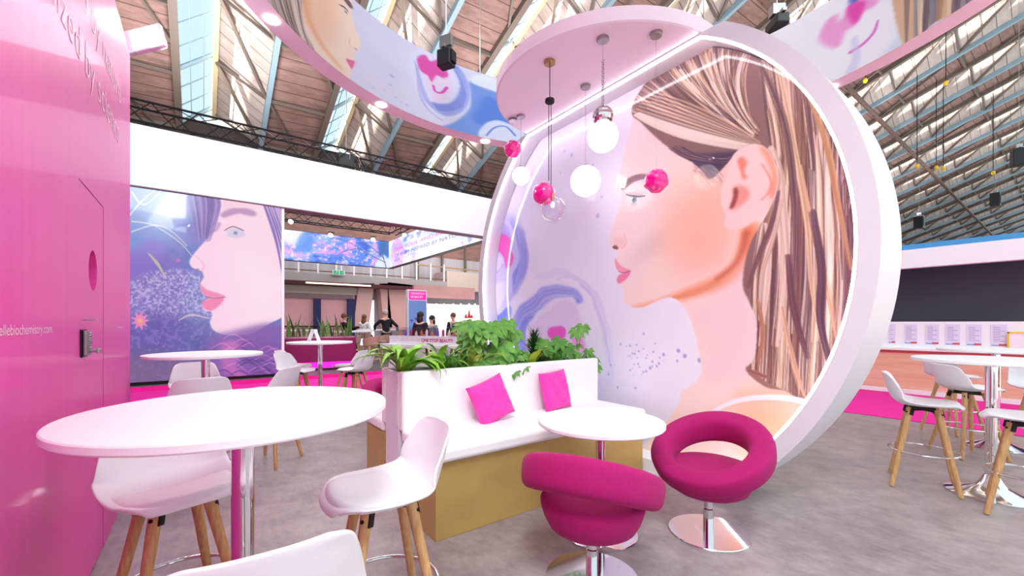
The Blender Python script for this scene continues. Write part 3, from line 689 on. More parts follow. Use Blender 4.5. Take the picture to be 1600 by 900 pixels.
# right hand stretch: pale water with pink bloom, then hair
cr_.poly([(1180, 40), (1300, -40), (1412, -60), (1414, 80), (1300, 150), (1200, 140)], (246, 244, 253), 4, .9)
cr_.poly([(1280, 62), (1290, 35), (1308, 22), (1312, 34), (1324, 20), (1345, 5), (1372, -6), (1370, 8), (1348, 20), (1335, 42), (1322, 48), (1312, 72), (1296, 74)], (238, 140, 208), 2.5, .8)
cr_.poly([(1322, 20), (1330, 5), (1352, 0), (1348, 20), (1336, 38)], (232, 60, 170), 2, .9)
cr_.stroke([(1372, 32), (1366, 50), (1350, 68), (1332, 80)], 1, 4, (222, 96, 200), .85, 2)
cr_.poly([(1330, 6), (1345, -2), (1338, -10), (1326, 2)], (70, 80, 190), 2, .8)
cr_.stroke([(1335, 60), (1338, 90), (1330, 110)], 3, 6, (206, 206, 244), .6, 4)
cr_.poly([(1400, 60), (1412, 30), (1408, 80), (1380, 90)], (196, 220, 246), 4, .7)
cr_.poly([(1412, -80), (1700, -120), (1600, 10), (1470, 30), (1413, 75)], (216, 178, 146), 1.2, 1)
hm2 = cr_.full([(1412, -80), (1700, -120), (1600, 10), (1470, 30), (1413, 75)], 1.2)
for i in range(60):
    o = rr.rand()*190; cr_.stroke([(1416+o, -60), (1416+o*.95, 0), (1415+o*.9, 80)], .6, .6, [(122, 98, 104), (244, 218, 190), (170, 130, 108), (134, 144, 160), (90, 74, 96)][i % 5], .7, 1, clip=hm2, wm=1+rr.rand()*2.6)
cr_.img = cr_.img*(np.clip(1.0-.2*(cr_.I/(cr_.w-1)), 0, 1)[..., None]*.97)  # print toned down towards its left end to offset stronger light there
print_mesh('printed_banner', cr_, lambda a, b: (RCX+(RR-.006)*np.cos(a), RCY+(RR-.006)*np.sin(a), b), print_mat('printed_fabric', 0, .6), ringo)
lr = RR+RT/2
for (px, py) in ((430, 30), (597, 163), (757, 222), (1300, 137)):
    p = on_z(px, py, RZ0); a = math.atan2(p.y-RCY, p.x-RCX)
    q = MB().lathe([(0, -.012), (.075, -.012), (.085, -.006), (.09, .0), (.09, .01)], (RCX+lr*cos(a), RCY+lr*sin(a), RZ0-.002), 24).build('downlight', M['spot'], ringo, smooth=40)
    spotl('downlight_beam', (RCX+lr*cos(a), RCY+lr*sin(a), RZ0-.03), (RCX+lr*cos(a)*.9, RCY+lr*sin(a)*.9, 0), 12, 110)
for a in (.3, 1.4, 2.5, 3.6, 4.7, 5.8):
    MB().tube([(RCX+lr*cos(a), RCY+lr*sin(a), RZ1-.02), (RCX+lr*cos(a), RCY+lr*sin(a), 13.5)], .008, 6).build('hanging_wire', M['steel'], ringo)
settle(ringo)
# ------------------------------------------------------------------ double-sided planter bench
BX0, BX1, BY0, BY1 = 1.19, 3.31, 2.42, 3.80
bench = thing('bench', 'white upholstered double bench on a gold plinth with a planter back', 'bench', (2.25, 3.13, 0))
MB().box(BX0, BX1, BY0, BY0+.545, 0, .50).build('plinth', M['gold'], bench, bevel=.004)
MB().box(BX0, BX1, 3.36, BY1, 0, .50).build('plinth', M['gold'], bench, bevel=.004)
pb = MB(); PZ = 1.02; py0, py1 = 3.035, 3.30; px0, px1 = BX0-.005, 3.30
for b in ((px0, px1, py0, py0+.02, .0, PZ), (px0, px1, py1-.02, py1, .0, PZ), (px0, px0+.02, py0+.02, py1-.02, .0, PZ), (px1-.02, px1, py0+.02, py1-.02, .0, PZ)): pb.box(*b)
pb.build('planter_box', M['planter'], bench)
rb = MB()
for i in range(34): rb.box(px0-.006, px0, py0+.004, py0+.03, .62+i*.0118, .62+i*.0118+.005)
rb.build('ribbed_edge', M['white'], bench)
def cushion(x0, x1, y0, y1, z0, z1, name, bev=.03):
    return MB().box(x0, x1, y0, y1, z0, z1).build(name, M['cush'], bench, bevel=bev, seg=4, smooth=50)
cushion(BX0-.01, BX1-.005, BY0-.045, BY0+.56, .502, .60, 'seat_cushion')
cushion(BX0-.01, BX1-.005, 3.37, BY1+.045, .502, .60, 'seat_cushion')
cushion(BX0-.006, BX1-.01, BY0+.535, 3.034, .585, 1.028, 'back_cushion', .018)
cushion(BX0-.006, BX1-.01, 3.301, 3.40, .585, 1.028, 'back_cushion', .018)
settle(bench)
soil = MB().box(px0+.02, px1-.02, py0+.02, py1-.02, .86, .965).build('potting_soil', M['soil'], None)
tag(soil, 'dark soil filling the planter on top of the white bench', 'soil', kind='stuff')

def pillow(c, w, h, th, yaw, lean, roll, label, seed):
    r = np.random.RandomState(seed); n = 22; mb = MB(); vs = []
    for side in (1, -1):
        for j in range(n+1):
            for i in range(n+1):
                u, v = i/n*2-1, j/n*2-1
                e = (1-u**4)*(1-v**4); puff = th*.5*max(e, 0)**.55
                pin = 1-.07*(1-abs(u))*(abs(v)**3)-.0*u; pin2 = 1-.07*(1-abs(v))*(abs(u)**3)
                wr = .005*sin(7*u+4*v+seed)*e+.004*sin(13*v-6*u)*e
                vs.append((u*w/2*(1-.06*(1-v*v)*abs(u)**2), side*(puff+wr), v*h/2*(1-.06*(1-u*u)*abs(v)**2)))
    N = (n+1)**2; fs = []
    for s_ in (0, 1):
        for j in range(n):
            for i in range(n):
                q = [s_*N+j*(n+1)+i, s_*N+j*(n+1)+i+1, s_*N+(j+1)*(n+1)+i+1, s_*N+(j+1)*(n+1)+i]; fs.append(q if s_ else q[::-1])
    R = Matrix.Rotation(yaw, 4, 'Z') @ Matrix.Rotation(lean, 4, 'X') @ Matrix.Rotation(roll, 4, 'Y')
    o = mb.add(vs, fs).build('pillow', M['magp'], None, smooth=0)
    bm = bmesh.new(); bm.from_mesh(o.data); bmesh.ops.remove_doubles(bm, verts=bm.verts, dist=.0012); bmesh.ops.recalc_face_normals(bm, faces=bm.faces); bm.to_mesh(o.data); bm.free()
    for p in o.data.polygons: p.use_smooth = True
    o.matrix_world = Matrix.Translation(c) @ R; tag(o, label, 'pillow'); return o
pillow((1.885, 2.83, .765), .36, .35, .12, 0, radians(-14), radians(-17), 'magenta pillow tilted to one side, nearer the open end of the bench', 3)
pillow((2.62, 2.87, .772), .34, .36, .11, radians(3), radians(-12), radians(-4), 'magenta pillow standing upright behind the small round table', 8)

# ------------------------------------------------------------------ tables
def round_table(loc, r, h, label, group, kind='bar', poler=.035, baser=.27):
    t = thing('round_table', label, 'table', loc, 0, group)
    MB().lathe([(0, h-.028), (r-.006, h-.028), (r, h-.022), (r, h-.004), (r-.004, h), (0, h)], n=96).build('table_top', M['top'], t, smooth=30)
    MB().lathe([(poler, .02), (poler, h-.06), (.10, h-.04), (.10, h-.03)], n=32).build('pole', M['chrome'], t, smooth=30)
    if kind == 'bar': pr = [(0, .001), (baser, .001), (baser, .012), (baser*.9, .02), (baser*.6, .04), (baser*.33, .075), (poler+.028, .115), (poler+.008, .16), (poler, .17)]
    else: pr = [(0, .001), (baser, .001), (baser, .010), (baser-.006, .013), (0, .016)]
    MB().lathe(pr, n=64).build('base', M['chrome'], t, smooth=30)
    return t
GT = 'white round bar tables'
TBL = [((.115, 1.73, 0), .476, 'large white round bar table nearest the camera beside the pink wall'),
       ((.03, 5.0, 0), .476, 'white round bar table between the pink wall and the tall portrait screen'),
       ((1.50, 7.10, 0), .476, 'white round bar table with a folded white card, before the dark pink planter'),
       ((5.14, .42, 0), .476, 'nearer white round bar table among the stools on the right'),
       ((7.15, .55, 0), .476, 'farther white round bar table beside the wood-fronted counter')]
for l, r, lab in TBL: round_table(l, r, 1.1, lab, GT)
p = on_z(938, 656, .75)
round_table((p.x, p.y, 0), .41, .75, 'low white round table between the bench and the magenta lounge chairs', 'low round tables', 'flat', .03, .24)

# ------------------------------------------------------------------ bar stools with moulded shells
def shell_surface(n=26, m=20):
    prof = [(.235, .690, .135), (.228, .700, .165), (.19, .704, .205), (.10, .690, .228), (0, .682, .236), (-.10, .684, .238), (-.165, .704, .238), (-.205, .745, .232), (-.228, .80, .224), (-.246, .86, .210), (-.258, .915, .190), (-.264, .942, .165), (-.266, .957, .125)]
    lift = [0, .004, .012, .024, .034, .045, .05, .03, .012, 0, 0, 0, 0]; fwd = [0, 0, 0, 0, 0, 0, .03, .07, .085, .075, .055, .035, .02]
    P = crom([(a, b, c, d, e) for (a, b, c), d, e in zip(prof, lift, fwd)], 3, False); rows = []
    for (y, z, w, l, f_) in P:
        row = []
        for i in range(m+1):
            u = i/m*2-1; row.append((u*w, y+f_*abs(u)**2.4-(.0 if y < .15 else .03*abs(u)**2.5), z+l*abs(u)**2.6))
        rows.append(row)
    return rows
def make_stool(label, seat_h=0, legm='wood', shellm='plastic', low=False):
    t = thing('bar_stool', label, 'stool')
    rows = shell_surface(); m = len(rows[0]); k = len(rows)
    vs = [p for r in rows for p in r]; fs = [(i*m+j, i*m+j+1, (i+1)*m+j+1, (i+1)*m+j) for i in range(k-1) for j in range(m-1)]
    sh = MB().add(vs, fs).build('seat_shell', M[shellm], t, smooth=0)
    d = sh.modifiers.new('solid', 'SOLIDIFY'); d.thickness = .012; d.offset = -1
    d = sh.modifiers.new('subd', 'SUBSURF'); d.levels = 1; d.render_levels = 1
    # pad following the seat
    R = rows[3:15]; pv = []; kk = len(R)
    for s_ in (1, 0):
        for i, r in enumerate(R):
            for j, p in enumerate(r):
                u = j/(m-1)*2-1; v = i/(kk-1)*2-1; e = max((1-abs(u)**5)*(1-abs(v)**5), 0)**.5
                pv.append((p[0]*.92, p[1]*.985 if p[1] > 0 else p[1]*.96, p[2]+.010+(.022*e if s_ else 0)-.02*abs(u)**3))
    N = kk*m; fs = [(i*m+j, i*m+j+1, (i+1)*m+j+1, (i+1)*m+j) for i in range(kk-1) for j in range(m-1)]+[tuple(N+q for q in (i*m+j, (i+1)*m+j, (i+1)*m+j+1, i*m+j+1)) for i in range(kk-1) for j in range(m-1)]
    MB().add(pv, fs).build('seat_pad', M['pad'], t, smooth=0)
    fr = MB(); hz = .655
    for a in (0, 1):
        rr_ = Matrix.Rotation(radians(45+90*a), 3, 'Z'); fr.box(-.12, .12, -.014, .014, hz-.012, hz+.006, rot=rr_)
    fr.box(-.07, .07, -.07, .07, hz, hz+.026)
    frm = fr.build('underframe', M['black'], t)
    for sx in (-1, 1):
        for sy in (-1, 1):
            a = Vector((sx*.085, sy*.085, .668)); b = Vector((sx*.205, sy*.205, .004))
            lg = MB().tube([a, a.lerp(b, .3), b], .0245, 12, r2=.0165).build('leg', M[legm], t, smooth=50)
            nrm = Vector((sx, sy, .35)).normalized(); q = a.lerp(b, .06)
            bb = MB()
            bb.tube([q-nrm*.002, q+nrm*.027], .0075, 10)
            side = Vector((-sy, sx, 0)).normalized(); bb.bar(a+side*.024, a.lerp(b, .09)+side*.024, .006, .03)
            bb.build('bracket_bolt', M['black'], lg)
    if not low: MB().torus(.222, .0085, (0, 0, .30), 64, 10).build('foot_ring', M['chrome'], t, smooth=0)
    return t
def DR(dx, dd):
    v = CR*dx+CF*dd; return atan2(-v.x, v.y)
def BC(rx, d):
    v = CR*rx+CF*d; return (v.x, v.y)
ST = [((-.085, 2.24), pi+.3, 'white stool directly behind the nearest table, seat pad facing the camera'),
      ((.609, 1.714), DR(-.85, -.5), 'white bar stool beside the gold bench corner, seen from its side'),
      ((.10, 1.17), DR(-.56, .82), 'white bar stool cropped at the bottom edge, only its backrest top showing'),
      ((-.04, 5.60), pi+.1, 'white stool on the far side of the table by the portrait screen'),
      ((-.02, 4.38), .1, 'white stool with its back to the camera in front of the screen table'),
      ((.553, 4.82), DR(-1, .1), 'white stool seen sideways at the right of the screen table'),
      (BC(-3.48, 6.7), DR(1, .1), 'farther white stool left of the table with the folded card'),
      (BC(-3.15, 6.1), DR(1, -.15), 'nearer white stool left of the table with the folded card'),
      (BC(-2.61, 6.75), DR(-1, .1), 'farther white stool right of the table with the folded card'),
      (BC(-2.30, 6.15), DR(-1, .25), 'nearer white stool right of the table with the folded card'),]
stool0 = None; GS = 'white bar stools with wooden legs'
def put_stool(x, y, rz, lab):
    global stool0
    if stool0 is None: o = stool0 = make_stool(lab)
    else: o = dup(stool0)
    o.location = (x, y, 0); o.rotation_euler = (0, 0, rz); o['label'] = lab; o['group'] = GS
    return o
for (x, y), rz, lab in ST: put_stool(x, y, rz, lab)
# right-hand group (positions measured from where the legs stand)
def by_cam(rx, d): return (CR*rx+CF*d)
def dir_rz(dx, dd):       # facing direction given as right/away parts -> rotation
    v = CR*dx+CF*dd; return atan2(-v.x, v.y)
for rx, d, dx, dd, lab in ((3.53, 3.60, .76, -.65, 'white bar stool standing apart left of the right-hand tables, in profile'),
                           (4.80, 4.42, .72, -.12, 'white bar stool under the left edge of the right-hand table, shell turned to camera'),
                           (3.74, 3.03, -.66, .75, 'white bar stool cropped by the right edge, nearest of the right-hand group'),
                           (5.62, 5.35, 1, .1, 'farthest white bar stool on the right, half hidden behind another'),
                           (5.55, 4.35, -.3, -.8, 'white bar stool at the right edge behind the nearer bar table')):
    p = by_cam(rx, d); put_stool(p.x, p.y, dir_rz(dx, dd), lab)

# ------------------------------------------------------------------ magenta swivel lounge chairs
def make_lounge(label):
    t = thing('lounge_chair', label, 'armchair')
    MB().lathe([(0, .272), (.14, .272), (.20, .278), (.235, .30), (.262, .35), (.278, .40), (.282, .43), (.27, .452), (.24, .462), (.10, .468), (0, .47)], n=64).build('seat', M['magf'], t, smooth=60)
    tilt = Matrix.Rotation(radians(-25), 3, 'X'); mb = MB(); n, m = 96, 24; vs = []; c = Vector((0, -.025, .525))
    for i in range(n):
        a = 2*pi*i/n; dr = Vector((cos(a), sin(a), 0))
        back = .5-.5*sin(a)                                       # 1 at the back
        hw, hh = .070+.008*back, .072+.022*back
        for j in range(m):
            b = 2*pi*j/m; q = 3.3; cx = abs(cos(b))**(2/q)*(1 if cos(b) > 0 else -1)*hw; cz = abs(sin(b))**(2/q)*(1 if sin(b) > 0 else -1)*hh
            v = dr*(.305+cx+cz*.12)+Vector((0, 0, cz)); vs.append(tilt @ v+c)
    mb.add(vs, [(i*m+j, ((i+1) % n)*m+j, ((i+1) % n)*m+(j+1) % m, i*m+(j+1) % m) for i in range(n) for j in range(m)])
    mb.build('ring_backrest', M['magf'], t, smooth=0)
    MB().lathe([(.033, .012), (.033, .16), (.027, .165), (.027, .274)], n=32).build('column', M['chrome'], t, smooth=30)
    MB().lathe([(0, .001), (.25, .001), (.252, .006), (.248, .011), (0, .014)], n=72).build('base', M['chrome'], t, smooth=30)
    return t
lc = make_lounge('magenta ring-shaped lounge chair seen from behind, nearest the camera'); lc['group'] = 'magenta lounge chairs'
p = on_z(925, 903); lc.location = (p.x, p.y, 0); lc.rotation_euler = (0, 0, dir_rz(.5, 1))
l2 = dup(lc); p = on_z(1107, 832); l2.location = (p.x, p.y, 0); l2.rotation_euler = (0, 0, dir_rz(-.72, -.55)); l2['label'] = 'magenta ring-shaped lounge chair facing the camera beside the round picture wall'
l3 = dup(lc); l3.location = (1.75, 4.52, 0); l3.rotation_euler = (0, 0, dir_rz(.8, -.5)); l3['label'] = 'magenta lounge chair mostly hidden behind the bench and its plants'

# ------------------------------------------------------------------ planting on the bench
def leafm(name, a, b, sc=9): return mat(name, a, .45, noise=(b, sc, (1, 1, 1), 3), spec=.4)
LG = dict(bright=leafm('bright_green_leaf', (146, 198, 62), (104, 166, 44)), mid=leafm('mid_green_leaf', (98, 156, 60), (60, 116, 44)), dark=leafm('dark_green_leaf', (44, 88, 40), (28, 62, 32)),
          fats=leafm('fatsia_leaf', (118, 172, 70), (74, 132, 54), 14), lime=leafm('lime_leaf', (186, 206, 60), (140, 180, 40)), stripe=leafm('yellow_striped_leaf', (202, 212, 96), (84, 140, 48), 20),
          pat=leafm('patterned_leaf', (226, 208, 196), (74, 44, 44), 34), stem=leafm('green_stem', (110, 128, 60), (90, 100, 50)), snake=leafm('snake_plant_leaf', (126, 160, 84), (70, 108, 60), 24))
def strap(mb, base, az, L, w, rise, droop, seg=9, fold=.25, twist=0, tipw=.1, wave=0):
    base = Vector(base); d = Vector((cos(az), sin(az), 0)); s_ = Vector((-sin(az), cos(az), 0)); vs = []; el = rise; p = base.copy()
    for i in range(seg+1):
        t = i/seg; ww = w*(.45+.9*sin(pi*min(t*1.1+.12, 1))**.8)*(1 if t < .8 else (1-t)/.2*(1-tipw)+tipw)*.62
        wv = wave*sin(t*22)
        up = Vector((0, 0, 1)); n_ = (up*cos(el)-d*sin(el))
        a = s_*ww+n_*(fold*ww+wv); b = s_*-ww+n_*(fold*ww-wv)
        vs += [p+a, p, p+b]
        st = (d*cos(el)+up*sin(el))*(L/seg); p = p+st; el -= droop/seg*(.4+1.2*t)
    mb.add(vs, [(i*3+j, i*3+j+1, (i+1)*3+j+1, (i+1)*3+j) for i in range(seg) for j in (0, 1)])
def palm_leaf(mb, c, n_, up, size, lobes=7, droop=.35):
    """palmate leaf: outline of deep lobes about centre c, lying across normal n_"""
    c = Vector(c); n_ = Vector(n_).normalized(); up = Vector(up); up = (up-n_*up.dot(n_)).normalized(); sd = n_.cross(up)
    for k in range(lobes):
        a = (k/(lobes-1)-.5)*radians(250); L = size*(1-.38*abs(k/(lobes-1)-.5)*2*.9)
        d = up*cos(a)+sd*sin(a); s_ = n_.cross(d); w = size*.19; vs = [c]
        prof = [(.28, .55), (.55, 1.0), (.75, .82), (1.0, 0)]
        cen = [c+d*L*t-n_*(droop*L*t*t) for t, _ in prof]
        rings = [c]
        for (t, ww), q in zip(prof, cen): rings.append((q+s_*w*ww+n_*w*.25*ww, q, q-s_*w*ww+n_*w*.25*ww))
        vs = [c]; 
        for r in rings[1:4]: vs += list(r)
        vs.append(cen[3]); f = [(0, 1, 2), (0, 2, 3), (1, 4, 5, 2), (2, 5, 6, 3), (4, 7, 8, 5), (5, 8, 9, 6), (7, 10, 8), (8, 10, 9)]
        mb.add(vs, f)
def plant(name, label, loc, cat='plant', group='plants in the bench planter'): return thing(name, label, cat, loc, 0, group)
SZ = .955; ymid = 3.167
def X_at(px): return on_y(px, 560, ymid).x
def strap_plant(name, label, px, m, n, L, w, rise, droop, seed, dy=0, wave=0, bias=None, fold=.25):
    r = random.Random(seed); t = plant(name, label, (X_at(px), ymid+dy, SZ)); mb = MB()
    for i in range(n):
        az = 2*pi*i/n+r.uniform(-.3, .3) if bias is None else bias+r.uniform(-1.5, 1.5)
        strap(mb, (r.uniform(-.015, .015), r.uniform(-.015, .015), 0), az, L*r.uniform(.7, 1.1), w, rise*r.uniform(.75, 1.15), droop*r.uniform(.8, 1.2), wave=wave, fold=fold)
    mb.build('foliage', LG[m], t, smooth=50)
    MB().lathe([(0, -.03), (.022, -.03), (.02, .03), (0, .04)], n=12).build('crown', LG['stem'], t, smooth=40)
    return t
strap_plant('strap_leaf_plant', 'arching bright green strap-leaved plant at the open end of the planter', 632, 'bright', 22, .54, .056, 1.2, 2.7, 4)
strap_plant('strap_leaf_plant', 'bright green strap-leaved plant second from the open end of the planter', 688, 'bright', 15, .38, .042, 1.2, 2.3, 9, .03)
strap_plant('striped_spider_plant', 'yellow-striped upright plant left of the tall palmate plant', 735, 'stripe', 13, .42, .036, 1.25, 1.7, 12, -.03)
strap_plant('birds_nest_fern', 'lime green wavy fern in the middle of the planter', 822, 'lime', 10, .36, .06, 1.05, 1.2, 21, -.04, wave=.006)
strap_plant('grassy_plant', 'dark grassy plant low between the striped and spiky plants', 768, 'dark', 16, .22, .026, 1.1, 1.9, 31, .04)
strap_plant('spider_plant', 'mid green grassy plant drooping low near the moon wall', 905, 'mid', 14, .24, .024, 1.0, 2.0, 33, .02)
# fine ferny plants
def ferny(label, px, n, L, seed, m='mid', dy=0):
    r = random.Random(seed); t = plant('asparagus_fern', label, (X_at(px), ymid+dy, SZ)); mb = MB()
    for i in range(n):
        az = r.uniform(0, 2*pi); el = r.uniform(.7, 1.45); p = Vector((0, 0, 0)); d0 = Vector((cos(az)*cos(el), sin(az)*cos(el), sin(el))); l = L*r.uniform(.5, 1.1)
        for k in range(16):
            t_ = k/16; q = p+d0*l*t_-Vector((0, 0, .25*l*t_*t_))
            for s_ in (-1, 1):
                aa = az+s_*1.2; e = Vector((cos(aa), sin(aa), .45))*(.03*(1.1-t_)+.006)
                w_ = Vector((0, 0, .0035)); mb.add([q-w_, q+w_, q+e], [(0, 1, 2)])
                e2 = Vector((-sin(az)*s_, cos(az)*s_, .9))*.022*(1.1-t_); mb.add([q-w_, q+w_, q+e2], [(0, 1, 2)])
        mb.tube([p, p+d0*l*.5-Vector((0, 0, .06*l)), p+d0*l-Vector((0, 0, .25*l))], .0012, 4, r2=.0006)
    mb.build('foliage', LG[m], t); MB().lathe([(0, -.02), (.018, -.02), (.014, .03), (0, .035)], n=10).build('crown', LG['stem'], t)
ferny('fine feathery fern left of the striped plant', 708, 60, .3, 3, 'mid')
ferny('fine feathery fern right of the spiky plant', 872, 60, .22, 6, 'mid', .02)
ferny('fine feathery fern beside the lime green fern', 842, 36, .2, 16, 'dark', .03)
# spiky dracaena
def spiky(label, px, seed, dy=0, H_=.2):
    r = random.Random(seed); t = plant('dracaena', label, (X_at(px), ymid+dy, SZ)); mb = MB()
    for i in range(70):
        h = H_*(i/70); strap(mb, (0, 0, h), i*2.4, .17*r.uniform(.8, 1.2), .016, .75+.6*(i/70), .9, 5, .3)
    mb.build('foliage', LG['dark'], t, smooth=50); MB().tube([(0, 0, -.04), (0, 0, H_)], .01, 8).build('stem', LG['stem'], t)
spiky('spiky dark green plant in the middle of the planter', 838, 5, .03, .27)
def palmate(label, px, leaves, seed, dy=0, m='fats'):
    r = random.Random(seed); t = plant('fatsia', label, (X_at(px), ymid+dy, SZ)); mb = MB(); st = MB(); org = Vector((0, 0, -.02))
    for (dx, dy_, dz, s) in leaves:
        c = Vector((dx, dy_, dz)); mid = c*.5+Vector((0, 0, .06))
        st.tube([org, mid, c], .0042, 6, r2=.0022)
        nn = Vector((-.55+r.uniform(-.3, .3), -.65+r.uniform(-.3, .3), .75+r.uniform(-.25, .3))); upv = Vector((r.uniform(-.6, .6)-.3, -.3+r.uniform(-.3, .3), -.5))
        palm_leaf(mb, c, nn, upv, s, 7, .3)
    mb.build('foliage', LG[m], t); st.build('stem', LG['stem'], t, smooth=50)
R_ = random.Random(77)
def around(n, w, h0, h1, s0, s1): return [(R_.uniform(-w, w), R_.uniform(-.14, .1), R_.uniform(h0, h1), R_.uniform(s0, s1)) for _ in range(n)]
palmate('tall palmate-leaved plant, largest in the planter, left of centre', 768, around(30, .27, .04, .46, .13, .2), 1)
palmate('palmate-leaved plant spilling over the front of the planter, centre', 790, [(-.05, -.17, .02, .11), (.06, -.16, .06, .1), (-.14, -.15, .05, .1), (.1, -.1, .14, .09), (.0, -.1, .2, .1), (.16, -.05, .16, .09), (.13, -.14, .0, .08)], 2, -.02, 'mid')
palmate('palmate-leaved plant at the end of the planter against the moon wall', 902, [(-.06, -.05, .36, .13), (.02, -.06, .40, .12), (.1, -.1, .1, .09), (-.2, -.05, .2, .09), (-.12, -.1, .13, .09), (.04, -.12, .15, .09), (-.02, -.1, .05, .09), (.13, -.15, -.02, .1), (.12, -.14, .06, .09), (-.16, -.12, .05, .09), (.0, 0, .2, .08)], 3, 0, 'fats')
palmate('palmate-leaved plant low behind the spiky plant', 858, around(14, .18, .06, .3, .11, .15), 4, .04, 'mid')
# patterned prayer plant
t = plant('patterned_leaf_plant', 'brown and white patterned leaf plant among the green ones', (X_at(752), ymid-.08, SZ)); mb = MB(); r = random.Random(2)
for i in range(16): strap(mb, (0, 0, 0), i*2.4, .16*r.uniform(.7, 1.1), .062, 1.1*r.uniform(.6, 1.2), 1.0, 7, .12)
mb.build('foliage', LG['pat'], t, smooth=50); MB().tube([(0, 0, -.03), (0, 0, .03)], .012, 8).build('stem', LG['stem'], t)
# ------------------------------------------------------------------ pendants under the canopy
CZ = 3.80
def mesh_cord(mb, a, b, r=.0025): mb.tube([a, b], r, 6)
def pendant(name, label, rose_px, balls, rose_mat='steel', cord_mat='steel', extra=None):
    c = on_z(rose_px[0], rose_px[1], CZ); t = thing(name, label, 'pendant lamp', c, 0)
    MB().lathe([(0, 0), (.052, 0), (.052, -.022), (.046, -.028), (0, -.028)], n=32).build('ceiling_rose', M[rose_mat], t, smooth=40)
    return t, c
def z_of(c, py):
    d = c.x*AY+c.y*AX; return EYE+(HOR-py)/FOC*d
def rad_of(c, rpx): return rpx/FOC*(c.x*AY+c.y*AX)
def crumpled(mb, R, seed):
    r = np.random.RandomState(seed); n, m = 48, 30; vs = []
    ph = r.rand(8)*6
    for j in range(m+1):
        for k in range(n):
            t_, p = pi*j/m, 2*pi*k/n; w = .035*sin(5*t_+2*sin(2*p+ph[0])+ph[1])+.03*sin(9*t_+3*sin(p+ph[2]))+.015*sin(6*p+ph[3])*sin(t_)
            q = R*(1+w); vs.append((max(sin(t_), 1e-4)*cos(p)*q, max(sin(t_), 1e-4)*sin(p)*q, cos(t_)*q))
    mb.add(vs, [(j*n+k, (j+1)*n+k, (j+1)*n+(k+1) % n, j*n+(k+1) % n) for j in range(m) for k in range(n)])
GP = 'pendant lamps under the canopy'
# each entry: rose pixel, globe y, globe radius px, kind
PEN = [('globe_pendant', 'small white glowing globe pendant, leftmost under the canopy', (814, 181), 275, 13.5, 'opal', 'steel'),
       ('globe_pendant', 'white glowing globe pendant hanging lower than the one with the mirrored cap', (915, 134), 283, 23.5, 'opal', 'steel'),
       ('globe_pendant', 'white glowing globe pendant under a mirrored ball, hung on a chain', (942, 60), 214, 23.5, 'mirror', 'steel'),
       ('crumpled_ball_pendant', 'small crumpled magenta ball hanging at the left edge of the canopy', (801, 186), 233, 13, 'mag', 'steel'),
       ('crumpled_ball_pendant', 'crumpled magenta ball hanging in front of the printed eyebrow', (1025, 52), 283, 18, 'mag', 'steel'),
       ('glass_globe_pendant', 'clear glass and magenta double pendant on black cords', (859, 96), 328, 20, 'glass', 'brass')]
for nm, lab, rp, gy, gr, kind, rm in PEN:
    t, c = pendant(nm, lab, rp, None, rm); t['group'] = GP
    z = z_of(c, gy)-CZ; R = rad_of(c, gr)
    if kind == 'opal':
        g_ = MB().sphere((0, 0, z), R, 40, 24).build('globe', M['lampw'], t, smooth=0); MB().tube([(0, 0, -.02), (0, 0, z+R)], .0022, 6).build('cord', M['steel'], t)
        MB().lathe([(0, z+R-.01), (.018, z+R-.01), (.018, z+R+.018), (0, z+R+.03)], n=16).build('cap', M['steel'], t, smooth=40)
    if kind == 'mirror':
        zm = z_of(c, 182)-CZ; Rm = rad_of(c, 16)
        MB().sphere((0, 0, z), R, 40, 24).build('globe', M['lampw'], t, smooth=0)
        MB().sphere((0, 0, zm), Rm, 20, 14).build('mirrored_ball', M['mirror'], t)
        ch = MB(); zz_ = zm+Rm; i = 0
        while zz_ < z_of(c, 94)-CZ:
            ch.torus(.011, .0028, (0, 0, zz_), 12, 6, rot=Matrix.Rotation(pi/2, 3, 'X') if i % 2 else Matrix.Rotation(pi/2, 3, 'Y')); zz_ += .019; i += 1
        ch.tube([(0, 0, zz_), (0, 0, -.02)], .002, 6); ch.build('chain', M['steel'], t)
    if kind == 'mag':
        mb = MB(); crumpled(mb, R, gr); o = mb.build('ball', M['magb'], t, smooth=0); o.location = (0, 0, z)
        MB().tube([(0, 0, -.02), (0, 0, z+R*.95)], .0012, 5).build('cord', M['steel'], t)
    if kind == 'glass':
        zp = z_of(c, 157)-CZ; rs = CR*.025
        MB().tube([(0, 0, -.02), (0, 0, zp)], .004, 8).build('cord', M['black'], t)
        MB().lathe([(0, zp+.01), (.042, zp+.01), (.045, zp-.01), (.04, zp-.022), (0, zp-.022)], n=28).build('cord_plate', M['black'], t, smooth=40)
        z2 = z_of(c, 301)-CZ; R2 = rad_of(c, 18)
        q = MB(); q.tube([(-.012, 0, zp-.02), (-.012, 0, z2+R2)], .0035, 8); q.tube([(.016, .0, zp-.02), (.016, .0, z+R)], .0035, 8); q.build('cord', M['black'], t)
        MB().sphere((-.02, .06, z2), R2, 36, 22).build('magenta_globe', M['magb'], t, smooth=0)
        MB().sphere((.01, -.03, z), R, 36, 22).build('clear_globe', M['glass'], t, smooth=0)
        MB().lathe([(0, 0), (.016, 0), (.014, .07), (0, .07)], (.01, -.03, z+R-.03), 16).build('bulb_holder', M['brass'], t, smooth=40)
        MB().sphere((.01, -.03, z+R*.35), .018, 14, 10, (1, 1, 1.4)).build('bulb', M['lampw'], t, smooth=0)

